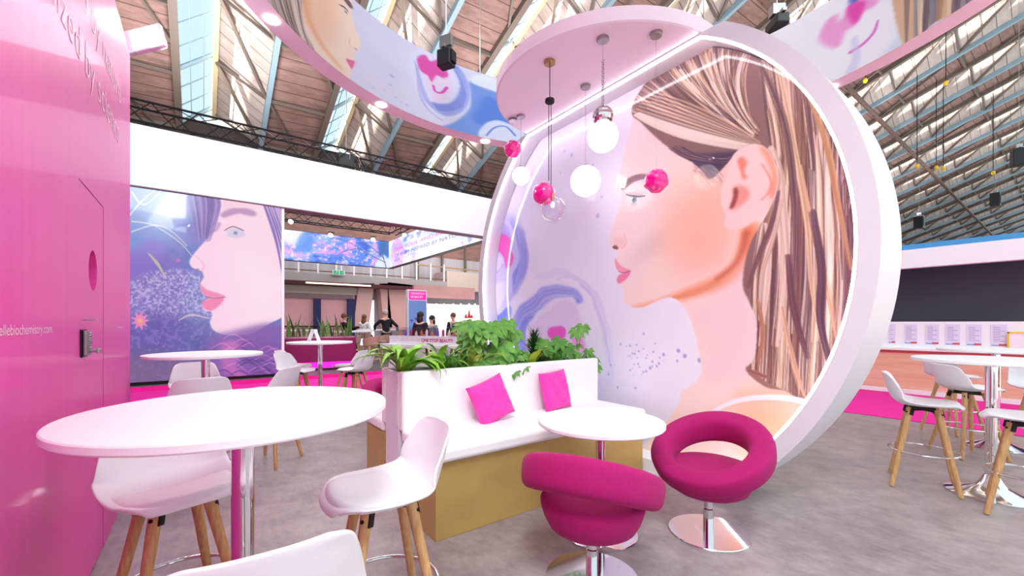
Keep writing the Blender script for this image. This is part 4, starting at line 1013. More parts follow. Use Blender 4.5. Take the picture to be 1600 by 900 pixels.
# ------------------------------------------------------------------ pink cabin on the left
KX, KY1, KZ = -.49, 4.93, 3.66
cab = thing('pink_cabin', 'glossy pink walled cabin with a door, lock and white lettering at the left', 'cabin', (-2.0, 2.6, 0))
rad = .14; out = [(-3.6, .1), (KX, .1)]+[(KX-rad+rad*cos(a), KY1-rad+rad*sin(a)) for a in [i*pi/2/10 for i in range(11)]]+[(-3.6, KY1)]
DY0, DY1, DZ = 2.95, 3.60, 2.11
def kwall(y0, y1, z0, z1): return MB().box(KX-.05, KX, y0, y1, z0, z1)
w = MB(); w.use(M['pinkw'])
def ext(pts, z0, z1): w.extrude([(x, y, z0) for x, y in pts], (0, 0, z1-z0))
ext([(-3.6, .1), (KX, .1), (KX, DY0), (-3.6, DY0)], 0, KZ)
ext([(-3.6, DY1)]+[(KX, DY1)]+out[2:-1]+[(-3.6, KY1)], 0, KZ)
ext([(-3.6, DY0), (KX, DY0), (KX, DY1), (-3.6, DY1)], DZ, KZ)
w.build('cabin_wall', M['pinkw'], cab, smooth=30)
dr = MB(); g_ = .004; hy, hz_, hr_y, hr_z = 3.30, 1.685, .087, .114
# door leaf with a round hole
seg = 32; hole = [(KX-.002, hy+hr_z*cos(2*pi*i/seg), hz_+hr_z*sin(2*pi*i/seg)) for i in range(seg)]
sq = []
for i in range(seg):
    a = 2*pi*i/seg; k = 1/max(abs(cos(a)), abs(sin(a))); sq.append((KX-.002, hy+.2*k*cos(a), hz_+.2*k*sin(a)))
dr.add(hole+sq, [(i, (i+1) % seg, seg+(i+1) % seg, seg+i) for i in range(seg)])
dr.add([(KX-.04, y, z) for (_, y, z) in hole]+hole, [(i, (i+1) % seg, seg+(i+1) % seg, seg+i) for i in range(seg)])
for (y0, y1, z0, z1) in ((DY0+g_, hy-.2, .01, DZ-g_), (hy+.2, DY1-g_, .01, DZ-g_), (hy-.2, hy+.2, .01, hz_-.2), (hy-.2, hy+.2, hz_+.2, DZ-g_)):
    dr.add([(KX-.002, y0, z0), (KX-.002, y1, z0), (KX-.002, y1, z1), (KX-.002, y0, z1)], [(0, 1, 2, 3)])
dr.add([(KX-.05, DY0, 0), (KX-.05, DY1, 0), (KX-.05, DY1, DZ), (KX-.05, DY0, DZ)], [(0, 1, 2, 3)])
door = dr.build('cabin_door', M['pinkw'], cab)
MB().lathe([(0, 0), (hr_z, 0), (hr_z, .003), (0, .003)], (KX-.044, hy, hz_), 40, Matrix.Rotation(pi/2, 3, 'Y')).build('door_window', mat('deep_pink_recess', (196, 20, 128), .5), door, smooth=30)
lk = MB(); ly0, ly1, lz0, lz1 = 2.99, 3.10, 1.222, 1.352
lk.box(KX, KX+.006, ly0-.006, ly1+.004, lz0-.006, lz1+.006); lock_ = lk.build('door_lock', M['black'], door)
MB().box(KX+.006, KX+.022, ly0, ly1, lz0, lz1).build('lock_case', mat('bronze_lock', (150, 132, 136), .35, .9), lock_, bevel=.005)
kb = MB()
for i in range(7):
    for j in (0, 1): kb.tube([(KX+.021, ly1-.018-j*.028, lz1-.014-i*.0125), (KX+.028, ly1-.018-j*.028, lz1-.014-i*.0125)], .0042, 8)
kb.build('key_button', M['steel'], lock_); kb = MB(); kb.tube([(KX+.02, ly1-.02, lz0+.022), (KX+.05, ly1-.02, lz0+.022)], .007, 12); kb.box(KX+.045, KX+.057, ly1-.035, ly1+.02, lz0+.010, lz0+.034); kb.build('lock_knob', M['steel'], lock_, bevel=.003)
kb = MB(); kb.tube([(KX, 3.045, 1.408), (KX+.045, 3.045, 1.408)], .004, 10); kb.tube([(KX+.045, 3.02, 1.408), (KX+.045, 3.07, 1.408)], .0045, 10); kb.build('coat_peg', M['steel'], cab)
def words_of(s, m, parent, name, bold=0):
    # one mesh per word, laid out along the same line
    out = []; done = ''
    for w_ in s.split(' '):
        o = text(w_, 1.0, m, parent, name, .0, 1, bold=bold); a, b = text_w(o)
        full = text((done+w_), 1.0, m, None, 'x', .0, 1, bold=bold); fa, fb = text_w(full); bpy.data.objects.remove(full)
        for v in o.data.vertices: v.co.x += fb-b
        out.append(o); done += w_+' '
    return out
def wall_text(s, y0, y1, z, hgt, font=None, bold=0, name='lettering'):
    if ' ' in s:
        ws_ = words_of(s, M['letter'], cab, name, bold); a = min(text_w(o)[0] for o in ws_); b = max(text_w(o)[1] for o in ws_)
        top_ = max(v.co.y for o in ws_ for v in o.data.vertices)
        for o in ws_:
            for v in o.data.vertices: x, y = v.co.x, v.co.y; v.co = (KX+.0022, y0+(x-a)*(y1-y0)/(b-a), z+y*hgt/top_)
        return
    o = text(s, 1.0, M['letter'], cab, name, .0, 1, bold=bold); a, b = text_w(o)
    zs = [v.co.y for v in o.data.vertices]; sy = hgt/(max(zs)); sx = (y1-y0)/(b-a)
    for v in o.data.vertices:
        x, y = v.co.x, v.co.y; v.co = (KX+.0022, y0+(x-a)*sx, z+y*sy)
    return o
wall_text('ellebiochemistry.com', 1.925, 2.475, 1.352, .034)
wall_text('realized by science', 2.15, 4.2, 2.70, .17, bold=-.014)
wall_text('inspired by nature', 2.3, 4.26, 3.02, .17, bold=-.014)
wall_text('biochemistry.com', 4.12, 4.36, 1.352, .022)
# flood light on an arm above the far end of the cabin
settle(cab)
fp = at(228, 62, 4.7)
fl = thing('flood_light', 'white LED flood light on a bracket over the pink cabin', 'lamp', fp)
fr_ = Matrix.Rotation(radians(18), 3, 'X')
f1 = MB(); R3 = Matrix.Rotation(-math.atan2(AY, AX), 3, 'Z') @ Matrix.Rotation(radians(-14), 3, 'Y')
f1.box(-.26, .20, -.03, .03, -.13, .13, rot=R3); f1.build('lamp_housing', mat('pale_pink_housing', (236, 200, 226), .4), fl, bevel=.01)
MB().box(-.14, .18, -.034, -.0305, -.105, .105, rot=R3).build('lamp_glass', emit('lit_flood', (255, 252, 255), 9), fl)
a1 = MB(); inv_ = Vector((KX-.3, KY1-.3, KZ+.02))-fp
a1.tube([(-.05, .03, -.12), (-.2, .1, -.25), inv_], .014, 8); a1.build('arm', M['steel'], fl)
area('flood_light_beam', fp+Vector((.05, -.1, .0)), (KX, 2.4, 3.3), .3, .2, 35, (1, .97, 1))

# ------------------------------------------------------------------ white booth at the back left: platform, portrait screen, fascia ring
PF = .10
ph = MB(); ph.use(M['aisle']); ph.box(-3.0, 8.0, 11.32, 24.5, 0, PF); pf = struct(ph.build('floor_platform', M['aisle']))
pe = MB().box(-3.0, 8.0, 11.30, 11.318, 0.01, PF-.004).build('trim_1', M['carpet'], None); struct(pe)
SY, SX0, SX1, SZ0, SZ1 = 11.54, -1.75, 1.56, .17, 4.19
scr = thing('portrait_screen', 'tall LED screen showing a young woman in profile among flowers', 'screen', (0, SY+.12, PF))
MB().box(SX0, SX1+.02, SY+.01, SY+.24, PF, SZ1).build('screen_case', M['black'], scr)
MB().box(SX1+.002, SX1+.06, SY-.01, SY+.25, PF, SZ1).build('side_frame', M['white'], scr)
c4 = Canvas(330, 400, SX0, SX1, SZ0, SZ1, lambda px, py: (on_y(px, py, SY).x, on_y(px, py, SY).z))
n1, n2, n3 = c4.noise(5, 1, 5), c4.noise(14, 2, 4), c4.noise(60, 3, 2)
c4.img[:] = (104, 112, 190); c4.mix((n1-.35)*2, (150, 120, 196), .8); c4.mix((n2-.5)*3, (70, 90, 170), .7)
c4.poly([(150, 290), (340, 300), (300, 340), (260, 380), (180, 420), (120, 400)], (112, 150, 214), 12, .55)
c4.poly([(180, 420), (206, 392), (240, 372), (262, 392), (240, 420), (200, 440)], (136, 110, 200), 4, .8)
mound = c4.full([(150, 470), (206, 438), (240, 424), (290, 422), (330, 440), (340, 480), (320, 500), (250, 500), (150, 520)], 3)
c4.mix(mound, (150, 140, 204), .8); n4 = c4.noise(110, 33, 2); c4.mix(mound*np.clip((n4-.5)*5, 0, 1), (200, 190, 234), .75); c4.mix(mound*np.clip((.45-n4)*5, 0, 1), (112, 100, 176), .7)
low = c4.full([(150, 500), (330, 500), (460, 560), (460, 620), (150, 620)], 10); c4.mix(low, (92, 86, 160), .7); c4.mix(low*np.clip((n3-.52)*5, 0, 1), (140, 124, 200), .6)
c4.poly([(100, 560), (300, 560), (300, 630), (100, 630)], (126, 100, 130), 14, .7)
wf = [(345, 262), (336, 300), (331, 322), (327, 345), (329, 360), (322, 374), (310, 388), (299, 402), (296, 410), (300, 418), (310, 422), (316, 425), (318, 434), (313, 443), (314, 452), (321, 462), (334, 466), (322, 468), (316, 476), (319, 485), (330, 487), (331, 494), (328, 504), (334, 516), (350, 523), (372, 524), (396, 520), (420, 506), (450, 490), (460, 470), (460, 250)]
wm_ = c4.full(wf, 1); c4.mix(wm_, (250, 208, 228), 1)
c4.mix(wm_*c4.full([(350, 330), (445, 330), (445, 500), (380, 520), (360, 440)], 18), (254, 222, 234), .7)
c4.stroke([(330, 362), (338, 358), (342, 350)], 3, 4, (170, 130, 190), .6, 5, clip=wm_)
c4.poly([(345, 334), (362, 326), (386, 326), (400, 332), (396, 338), (372, 334), (350, 340)], (170, 124, 176), 2, .75)
c4.poly([(354, 362), (366, 356), (378, 360), (384, 368), (370, 372), (358, 370)], (214, 206, 232), 1.2, .9); c4.dot((368, 364), 4, 4, (110, 130, 190), .9, 1)
c4.stroke([(351, 360), (364, 354), (380, 360)], .8, 1.2, (96, 60, 120), .85, 1)
c4.stroke([(306, 400), (318, 412), (316, 424)], 1, 2, (228, 150, 190), .5, 4); c4.dot((309, 421), 3.2, 1.6, (170, 90, 140), .9, 1)
c4.poly([(313, 444), (322, 452), (340, 458), (352, 463), (340, 466), (324, 464), (315, 455)], (236, 120, 168), 1.2, .9)
c4.poly([(318, 470), (334, 466), (350, 465), (344, 476), (332, 485), (322, 484), (316, 478)], (240, 112, 166), 1.2, .9); c4.stroke([(320, 463), (335, 466), (352, 464)], .6, .8, (170, 50, 110), .9, 1)
for i in range(60):
    o = rr.rand()*70; c4.stroke([(290+o*.6, 282), (296+o*.7, 320), (308+o*.3, 360+rr.rand()*20)], .6, .4, [(110, 84, 160), (150, 120, 190), (84, 70, 140), (190, 160, 214)][i % 4], .5, 1, wm=2)
for i in range(60):
    o = rr.rand()*55; c4.stroke([(395+o, 288), (412+o, 330), (428+o, 380), (438+o*.8, 430)], .6, .4, [(96, 84, 170), (140, 110, 190), (170, 130, 200), (230, 196, 226)][i % 4], .55, 1, wm=2)
c4.poly([(331, 528), (352, 520), (440, 510), (450, 600), (300, 600), (310, 560)], (132, 84, 168), 6, .85)
c4.poly([(345, 540), (362, 532), (380, 540), (370, 570), (390, 590), (350, 580)], (214, 110, 190), 5, .7)
for i in range(30):
    a = (330+rr.rand()*100, 530+rr.rand()*60); c4.stroke([a, (a[0]+18, a[1]-8), (a[0]+36, a[1]+4)], .5, .5, [(80, 50, 130), (226, 140, 214)][i % 2], .5, 1.5, wm=2)
for pts in ([(206, 346), (240, 352), (280, 378), (300, 400)], [(206, 362), (240, 352), (266, 360), (292, 384)], [(206, 300), (224, 320), (250, 300), (262, 282)], [(200, 340), (218, 318), (240, 298), (256, 284)]):
    c4.stroke(pts, 1.4, .8, (222, 210, 214), .8, 1)
c4.stroke([(232, 396), (246, 412), (260, 436)], 1, .4, (196, 190, 170), .9, 1, wm=3); c4.stroke([(280, 500), (300, 492), (328, 498)], 1, .5, (226, 196, 200), .8, 1, wm=2)
for i in range(9):
    a = i*2*pi/9; cx, cy = 219, 501; c4.stroke([(cx, cy), (cx+14*cos(a), cy+14*sin(a)*1.0)], 1, .6, (246, 140, 190), .9, 1, wm=3.4, n=1)
c4.dot((219, 501), 4, 4, (240, 180, 110), .95, 1)
c4.dot((278, 407), 4, 3, (220, 120, 190), .8, 1)
c4.img = c4.img*.98
led = print_mat('led_picture', .82, .16, .35, 0)
print_mesh('screen_picture', c4, lambda a, b: (a, np.full(a.shape, SY), b), led, scr)
settle(scr)
pole = thing('barrier_post', 'thin steel post with a round foot in front of the portrait screen', 'post', on_z(267, 603, 0))
MB().lathe([(0, 0), (.14, 0), (.14, .012), (.02, .03), (.016, .04), (.016, 3.55), (0, 3.56)], n=20).build('post', M['steel'], pole, smooth=40)
MB().lathe([(.017, 2.75), (.024, 2.76), (.024, 3.3), (.017, 3.31)], n=16).build('sleeve', mat('blue_sleeve', (96, 120, 200), .4), pole, smooth=40)

FX0, FX1, FZ0, FZ1, BYK = -3.0, 7.75, 4.22, 5.48, 21.0
fas = thing('booth_fascia', 'wide plain white fascia beam spanning the booth behind the portrait screen', 'fascia', (2.4, SY, FZ0))
MB().box(FX0, FX1, SY-.04, SY+.28, FZ0, FZ1).build('fascia_panel', M['whitew'], fas)
MB().box(FX0, FX1, SY-.045, SY+.28, FZ0-.025, FZ0).build('lower_trim', mat('mauve_trim', (128, 96, 112), .5), fas)  # mauve strip along the lower edge of the fascia
settle(fas)
def band_art(cvs, seed, kind):
    a, b, c = cvs.noise(7, seed, 5, .35), cvs.noise(16, seed+1, 4, .3), cvs.noise(50, seed+2, 2, .3)
    if kind == 0:
        cvs.img[:] = (82, 128, 226); cvs.mix((a-.5)*4, (140, 180, 246), .8); cvs.mix((b-.52)*5, (226, 150, 232), .95); cvs.mix((c-.58)*6, (246, 206, 246), .8); cvs.mix((.42-b)*6, (40, 80, 190), .8)
        cvs.poly([(436, 355), (480, 362), (470, 385), (440, 375)], (232, 226, 250), 5, .9); cvs.poly([(470, 366), (484, 364), (486, 392), (462, 392)], (70, 130, 230), 3, .8)
        cvs.poly([(592, 375), (612, 378), (612, 395), (594, 400)], (36, 96, 170), 3, .9); cvs.poly([(586, 418), (598, 398), (606, 404), (612, 396), (612, 420)], (206, 224, 250), 2, .9)
        for p_ in ([(602, 410), (570, 394), (545, 378), (520, 372)], [(600, 404), (580, 386), (566, 378)], [(560, 388), (540, 392), (525, 400)], [(604, 420), (598, 395), (604, 378)]): cvs.stroke(p_, 1.6, .8, (96, 84, 120), .85, 1)
    else:
        cvs.img[:] = (240, 240, 252); cvs.mix((a-.46)*4, (150, 190, 246), .8); cvs.mix((b-.56)*6, (90, 130, 226), .8); cvs.mix((c-.62)*6, (236, 150, 220), .8)
        cvs.poly([(614, 378), (628, 376), (628, 416), (614, 416)], (214, 150, 232), 4, .6)
        cvs.poly([(655, 372), (715, 366), (700, 400), (655, 408)], (252, 250, 254), 8, .8)
b0 = Canvas(360, 90, 1.2, FX1, FZ0, FZ1+.08, lambda px, py: (on_y(px, py, BYK).x, on_y(px, py, BYK).z)); band_art(b0, 20, 0)
b1 = Canvas(360, 90, SY+.3, BYK, FZ0, FZ1+.08, lambda px, py: (on_x(px, py, FX1-.05).y, on_x(px, py, FX1-.05).z)); band_art(b1, 40, 1)
ledb = print_mat('led_band_picture', 1.05, .4, 0, 0)
bb_ = thing('led_band', 'long LED band along the booth rear showing pink blossom and blue cliffs', 'screen', (4, BYK, FZ0))
MB().box(-2.9, FX1+.2, BYK+.004, BYK+.2, FZ0-.02, FZ1+.1).build('band_case', M['black'], bb_)
print_mesh('band_picture', b0, lambda a, b: (a, np.full(a.shape, BYK), b), ledb, bb_); settle(bb_)
bs_ = thing('led_band', 'LED band along the booth side, pale blue and white flowers with lines of writing', 'screen', (FX1, 16, FZ0))
MB().box(FX1-.046, FX1+.2, SY+.3, BYK-.004, FZ0-.02, FZ1+.1).build('band_case', M['black'], bs_)
print_mesh('band_picture', b1, lambda a, b: (np.full(a.shape, FX1-.05), a, b), ledb, bs_)
for s, y0, y1, z, m_ in (('THE SOUL AND BEAUTY', 13.4, 20.2, 4.95, (206, 70, 160)), ('OF SKIN INSPIRED BY NATURE', 13.4, 20.2, 4.65, (90, 90, 160))):
    os_ = words_of(s, emit('band_letters', m_, .8), bs_, 'band_lettering'); a = min(text_w(o)[0] for o in os_); b = max(text_w(o)[1] for o in os_)
    for v in [v for o in os_ for v in o.data.vertices]: x, y = v.co.x, v.co.y; v.co = (FX1-.056, y1-(x-a)*(y1-y0)/(b-a), z+y*.22)
settle(bs_)

# ------------------------------------------------------------------ black lighting trusses
def truss(name, label, p, q, s=.4, step=.42, r=.026, parent=None, tri=False):
    p, q = Vector(p), Vector(q); d = (q-p).normalized(); L = (q-p).length; sd = d.cross(Vector((0, 0, 1))).normalized(); up = Vector((0, 0, 1)); mb = MB()
    cs = [sd*(s/2*a)+up*(s/2*b) for a, b in ((-1, -1), (1, -1), (1, 1), (-1, 1))]
    for c in cs: mb.tube([p+c, q+c], r, 6)
    n = int(L/step)
    for i in range(n):
        a, b = p+d*step*i, p+d*step*(i+1)
        for k in range(4):
            c1, c2 = cs[k], cs[(k+1) % 4]
            if i % 2: c1, c2 = c2, c1
            mb.tube([a+c1, b+c2], r*.45, 4, cap=False)
    o = mb.build(name, M['black'], parent)
    if label: tag(o, label, 'truss')
    return o
truss('lighting_truss', 'long black box truss running above the white fascia', (-3, 12.35, 6.0), (10.2, 12.35, 6.02), .46)
truss('lighting_truss', 'black box truss hanging inside the booth, parallel to the fascia', (1.6, 18.5, 5.62), (6.9, 18.5, 5.62), .36)
truss('lighting_truss', 'short black box truss inside the booth, running towards the viewer', (7.0, 18.7, 5.62), (7.0, 13.2, 5.62), .36)
def stage_lamp(loc, label, lit=True, aim=(0, 0), name='stage_lamp'):
    t = thing(name, label, 'lamp', loc, 0, 'stage lamps on the trusses')
    MB().lathe([(0, .12), (.07, .12), (.09, .06), (.10, -.08), (.0, -.06)], n=20).build('lamp_body', M['black'], t, smooth=40)
    t.rotation_euler = (radians(-52) if lit else 0, 0, -.4 if lit else 0)
    MB().lathe([(0, -.082), (.09, -.082), (.09, -.07), (0, -.07)], n=20).build('lamp_lens', M['spotm' if lit else 'steel'], t)
    MB().tube([(-.11, 0, 0), (-.11, 0, .22), (.11, 0, .22), (.11, 0, 0)], .01, 6).build('yoke', M['black'], t)
    return t
for px, py, lab in ((455, 345, 'lit stage lamp at the left end of the inner truss, beside the portrait screen'), (517, 366, 'lit stage lamp below the inner truss above the blossom picture, left one'), (583, 373, 'lit stage lamp below the inner truss above the blossom picture, right one'), (632, 366, 'lit stage lamp beside the corner of the inner truss')):
    stage_lamp(on_y(px, py, 18.3), lab)
for px, lab in ((255, 'unlit lamp hanging under the long truss, nearest the pink cabin'), (450, 'unlit lamp under the long truss, second from the left'), (545, 'unlit lamp in the cluster at the middle of the long truss'), (640, 'unlit lamp under the long truss, right of the cluster'), (675, 'unlit lamp under the long truss near the round wall')):
    q = on_y(px, 240, 12.35); stage_lamp((q.x, 12.35, 5.55), lab, False)
h = thing('chain_hoist', 'cluster of black hoist and cable boxes at the middle of the long truss', 'hoist', (on_y(541, 240, 12.35).x, 12.35, 5.8))
MB().box(-.25, .2, -.15, .15, -.1, .35).build('hoist_body', M['black'], h, bevel=.02)
mb = MB()
for i in range(14): mb.tube([(-.3+.05*i, rr.randn()*.1, .1+rr.rand()*.3), (-.25+.05*i+rr.randn()*.1, rr.randn()*.1, -.2), (-.2+.04*i, rr.randn()*.12, -.35+rr.rand()*.4)], .012, 5)
mb.build('cable_bundle', M['steel'], h); MB().tube([(0, 0, .3), (0, 0, 8)], .012, 6).build('hoist_chain', M['steel'], h)
# projectors hanging from the roof
def hung_box(name, px, py, d, label, sx, sy, sz, rz, rope):
    p = at(px, py, d); t = thing(name, label, 'speaker' if name == 'hanging_speaker' else 'projector', p, rz)
    MB().box(-sx/2, sx/2, -sy/2, sy/2, -sz/2, sz/2).build('housing', M['blackp'], t, bevel=.02)
    MB().box(-sx*.36, sx*.36, -sy/2-.03, -sy/2, -sz*.34, sz*.34).build('front', M['black'], t, bevel=.01)
    mb = MB(); mb.box(-sx*.6, sx*.6, -.03, .03, sz/2, sz/2+.05); mb.box(-sx*.2, sx*.2, -.1, .1, sz/2+.05, sz/2+.22); mb.build('bracket', M['steel'], t)
    MB().tube([(0, 0, sz/2+.2), (0, 0, rope)], .008, 6).build('hanging_rope', M['white' if rope < 9 else 'steel'], t)
    return t
hung_box('hanging_projector', 697, 92, 6.4, 'black projector hanging on a white rope in front of the ring banner', .17, .24, .26, .5, 8)
hung_box('hanging_projector', 1214, 38, 6.9, 'black projector hanging by the right part of the ring banner', .36, .2, .16, .9, 8)
hung_box('hanging_speaker', 1592, 246, 19, 'black loudspeaker hanging below the roof at the far right', .5, .45, .75, .3, 9)
for i, (px, py, d) in enumerate(((1436, 347, 30), (1555, 312, 30))):
    hung_box('hanging_speaker', px, py, d, ['small dark loudspeaker hanging far away just right of the round wall', 'dark loudspeaker hanging far away above the blue edge of the stand'][i], .6, .5, .9, 0, 9)
for i, (px, py) in enumerate(((1352, 126), (1478, 130), (1433, 260), (1463, 262), (1474, 263), (1552, 270))):
    o = MB().sphere((0, 0, 0), .1, 10, 8, (1, 1, 1.3)).build('yellow_hook', mat('yellow_hook_paint', (236, 190, 30), .5), None, smooth=0)
    p = at(px, py, 21+i); o.location = p; tag(o, 'small yellow crane hook hanging below the roof ribs', 'hook', 'yellow hooks below the roof')
    MB().tube([(0, 0, .1), (0, 0, 5)], .02, 5).build('hook_cable', M['black'], o)
# ------------------------------------------------------------------ hall building behind the booth: gallery, columns, shops
YB = 25.5
pinkc = mat('pink_lit_concrete', (232, 176, 174), .8, noise=((216, 160, 160), .8, (1, 1, 1), 3)); greyc = mat('grey_gallery_steel', (172, 162, 164), .6)
brn = mat('maroon_soffit', (84, 34, 46), .7); beige = mat('beige_panel', (206, 186, 176), .7)
def P(px, py, y=YB): return on_y(px, py, y)
gal = thing('gallery', 'grey steel gallery with a glass railing above the rear shops', 'gallery', (10, YB, 3.6))
xa, xb = 1.5, P(698, 445).x
zg0, zg1 = P(600, 446).z, P(600, 434).z
MB().box(xa, xb, YB, YB+2.4, zg0, zg1).build('gallery_edge', greyc, gal)
MB().box(xb, P(760, 445).x+6, YB-.02, YB+2.4, zg0-.1, zg1+.75).build('end_panel', beige, gal)
rl = MB(); rl.box(xa, xb, YB+.02, YB+.08, zg1+.12, zg1+.18); rl.build('handrail', mat('brown_handrail', (120, 84, 66), .5), gal)
for i in range(12):
    x = xa+.8+i*(xb-xa-1)/11; MB().box(x-.05, x+.05, YB-.02, YB+.06, zg1, zg1+1.15).build('railing_post', M['white'], gal)
MB().box(xa, xb, YB-.5, YB+2.4, zg0-.22, zg0-.02).build('gallery_soffit', brn, gal)
MB().box(P(475, 435).x, P(575, 435).x, YB-.54, YB-.50, zg0-.16, zg0-.08).build('light_slot', emit('warm_slot', (255, 226, 196), 1.6), gal)
settle(gal)
mb = MB(); mb.box(xa-4, 40, 27.4, 27.6, 0, 6.1); struct(mb.build('wall_gallery_back', mat('pale_gallery_wall', (190, 184, 190), .7, noise=((172, 166, 174), .6, (6, 1, .3), 2))))
for i in range(7):
    x = 12+i*1.9; o = MB().bar((x, 27.2, zg1), (x, 27.2, 7.5), .14).build('steel_post', M['beam']); tag(o, 'slim grey steel post standing on the gallery behind the side LED band', 'post', 'slim gallery posts')
hr_ = MB().bar((11.5, 26.6, 5.35), (24, 26.6, 5.2), .09, .09).build('brass_handrail', mat('brass_rail', (176, 140, 96), .4, .5)); tag(hr_, 'long brass-coloured handrail on the gallery beneath the side LED band', 'handrail')
# wall of the shop below
sw = thing('shop_front', 'pink-lit shutter wall with shelf line under the gallery', 'shop front', (4, YB, 0))
MB().box(xa-2, P(556, 500).x, YB+.2, YB+.4, 0, zg0-.24).build('shutter_wall', mat('pink_lit_shutter', (236, 170, 182), .7), sw)  # pink lighting is put into the shutter colour
MB().box(xa-2, P(562, 500).x, YB+.1, YB+.2, P(500, 459).z, P(500, 443).z).build('top_band', beige, sw)
MB().box(xa-2, P(552, 500).x, YB+.08, YB+.2, P(500, 466).z, P(500, 460).z).build('lower_band', mat('mauve_band', (150, 120, 130), .7), sw)
for px in (496, 549): MB().box(P(px-5.5, 500).x, P(px+5.5, 500).x, YB-.02, YB+.18, 0, P(px, 467).z).build('blue_column', mat('navy_column', (38, 34, 92), .5), sw)
MB().box(xa-2, P(552, 500).x, YB-.1, YB+.1, P(470, 511).z, P(470, 509).z).build('shelf', M['black'], sw)
settle(sw)
co = mat('mauve_concrete', (224, 178, 174), .8)
def slab(name, label, pts, th=.7):
    o = MB().extrude([P(px, py) for px, py in pts], (0, th, 0)).build(name, co); tag(o, label, 'column', 'concrete columns under the gallery'); return o
slab('concrete_column', 'leaning concrete column right of the navy columns', [(561, 443), (585, 443), (576, 512), (552, 512)])
slab('concrete_column', 'darker leaning concrete column right of the white gap', [(593, 443), (606, 443), (613, 512), (600, 512)])
slab('concrete_column', 'broad upright concrete column left of the magenta sign totem', [(606, 441), (650, 446), (648, 515), (606, 515)])
mb = MB().box(P(575, 500).x, P(598, 500).x, YB+1.6, YB+1.7, 0, P(580, 467).z).build('lit_doorway', emit('lit_doorway', (250, 244, 250), .9)); tag(mb, 'bright white doorway between the leaning columns', 'doorway')
# white cosmetics stand on the right of the gallery
YS = 21.9
ws = thing('white_shop_stand', 'bright white exhibition stand behind the man in the suit', 'exhibition stand', (14, YS, 0))
MB().box(P(668, 500, YS).x, P(800, 500, YS).x, YS+.4, YS+.5, 0, P(700, 475, YS).z).build('stand_wall', emit('lit_stand_wall', (254, 240, 240), .75), ws)
MB().box(P(650, 460, YS).x, P(746, 460, YS).x, YS+.3, YS+.55, P(700, 466, YS).z, P(700, 447, YS).z).build('header', pinkc, ws)
for px in (668, 682, 694, 708, 720, 733, 742): MB().sphere(tuple(P(px, 476, YS)), .05, 10, 8).build('shop_lamp', M['spotm'], ws)
red = mat('red_cone', (206, 50, 50), .5)
for px, h0, h1 in ((728, 497, 489), (733, 497, 482), (737, 497, 490)):
    a, b = P(px, h0, YS-.2), P(px, h1, YS-.2); MB().lathe([(.11, a.z), (.0, b.z)], (a.x, a.y, 0), 12).build('red_cone', red, ws)
settle(ws)
# exit sign
p = P(529, 426, YB-.2); ex = thing('exit_sign', 'green running-man exit sign hanging at the gallery edge', 'sign', p)
MB().box(-.34, .34, -.05, .05, -.14, .14).build('sign_box', M['white'], ex)
MB().box(-.29, .0, -.06, -.052, -.11, .11).build('sign_face', emit('exit_green', (0, 140, 90), .8), ex); MB().box(.05, .29, -.06, -.052, -.11, .11).build('sign_face', emit('exit_green_b', (0, 140, 90), .8), ex)
mb = MB(); mb.sphere((-.12, -.066, .07), .024, 8, 6); mb.bar((-.12, -.065, .045), (-.15, -.065, -.02), .03, .012); mb.bar((-.15, -.065, -.02), (-.2, -.065, -.08), .02, .012); mb.bar((-.15, -.065, -.02), (-.09, -.065, -.07), .02, .012); mb.bar((-.12, -.065, .03), (-.07, -.065, .0), .016, .012)
mb.bar((.1, -.065, 0), (.24, -.065, 0), .03, .012); mb.bar((.2, -.065, .04), (.25, -.065, 0), .02, .012); mb.bar((.2, -.065, -.04), (.25, -.065, 0), .02, .012); mb.build('running_figure', M['white'], ex)
for sx in (-.15, .15): MB().bar((sx, 0, .14), (sx, 0, .4), .08).build('hanger', M['white'], ex)

# magenta sign totem
YT = 19.5
a, b = P(637, 452, YT), P(667, 512, YT)
tt_ = thing('sign_totem', 'white totem with a magenta header sign and a blue screen', 'sign', ((a.x+b.x)/2, YT, PF))
w2 = (b.x-a.x)/2; zt = a.z-PF
MB().box(-w2, w2, 0, .25, 0, zt).build('totem_body', M['white'], tt_)
zs0 = P(650, 469, YT).z-PF
MB().box(-w2+.06, w2-.06, -.02, 0, zs0+.02, zt-.06).build('header_sign', emit('magenta_header', (232, 20, 150), .8), tt_)
for i, s in enumerate(('THE RHYTHM', 'OF BEAUTY')):
    o = text(s, .17, M['white'], tt_, 'header_lettering', 0, bold=.004); a_, b_ = text_w(o); k = (w2*1.45)/(b_-a_)*(1 if i == 0 else .9)
    for v in o.data.vertices: x, y = v.co.x, v.co.y; v.co = (-w2+.14+(x-a_)*k, -.026, zt-.24-i*.17+y*.9)
MB().box(-w2+.05, w2-.05, -.02, 0, .5, zs0-.02).build('totem_screen', emit('blue_totem_screen', (84, 108, 160), .7), tt_)
mb = MB()
for i, x in enumerate((-.3, -.1, .12)): mb.sphere((x, -.03, zs0-1.0+.08*(i % 2)), .06, 8, 6, (1.3, .2, .8))
mb.build('screen_graphics', mat('purple_dots', (120, 60, 180), .5), tt_)

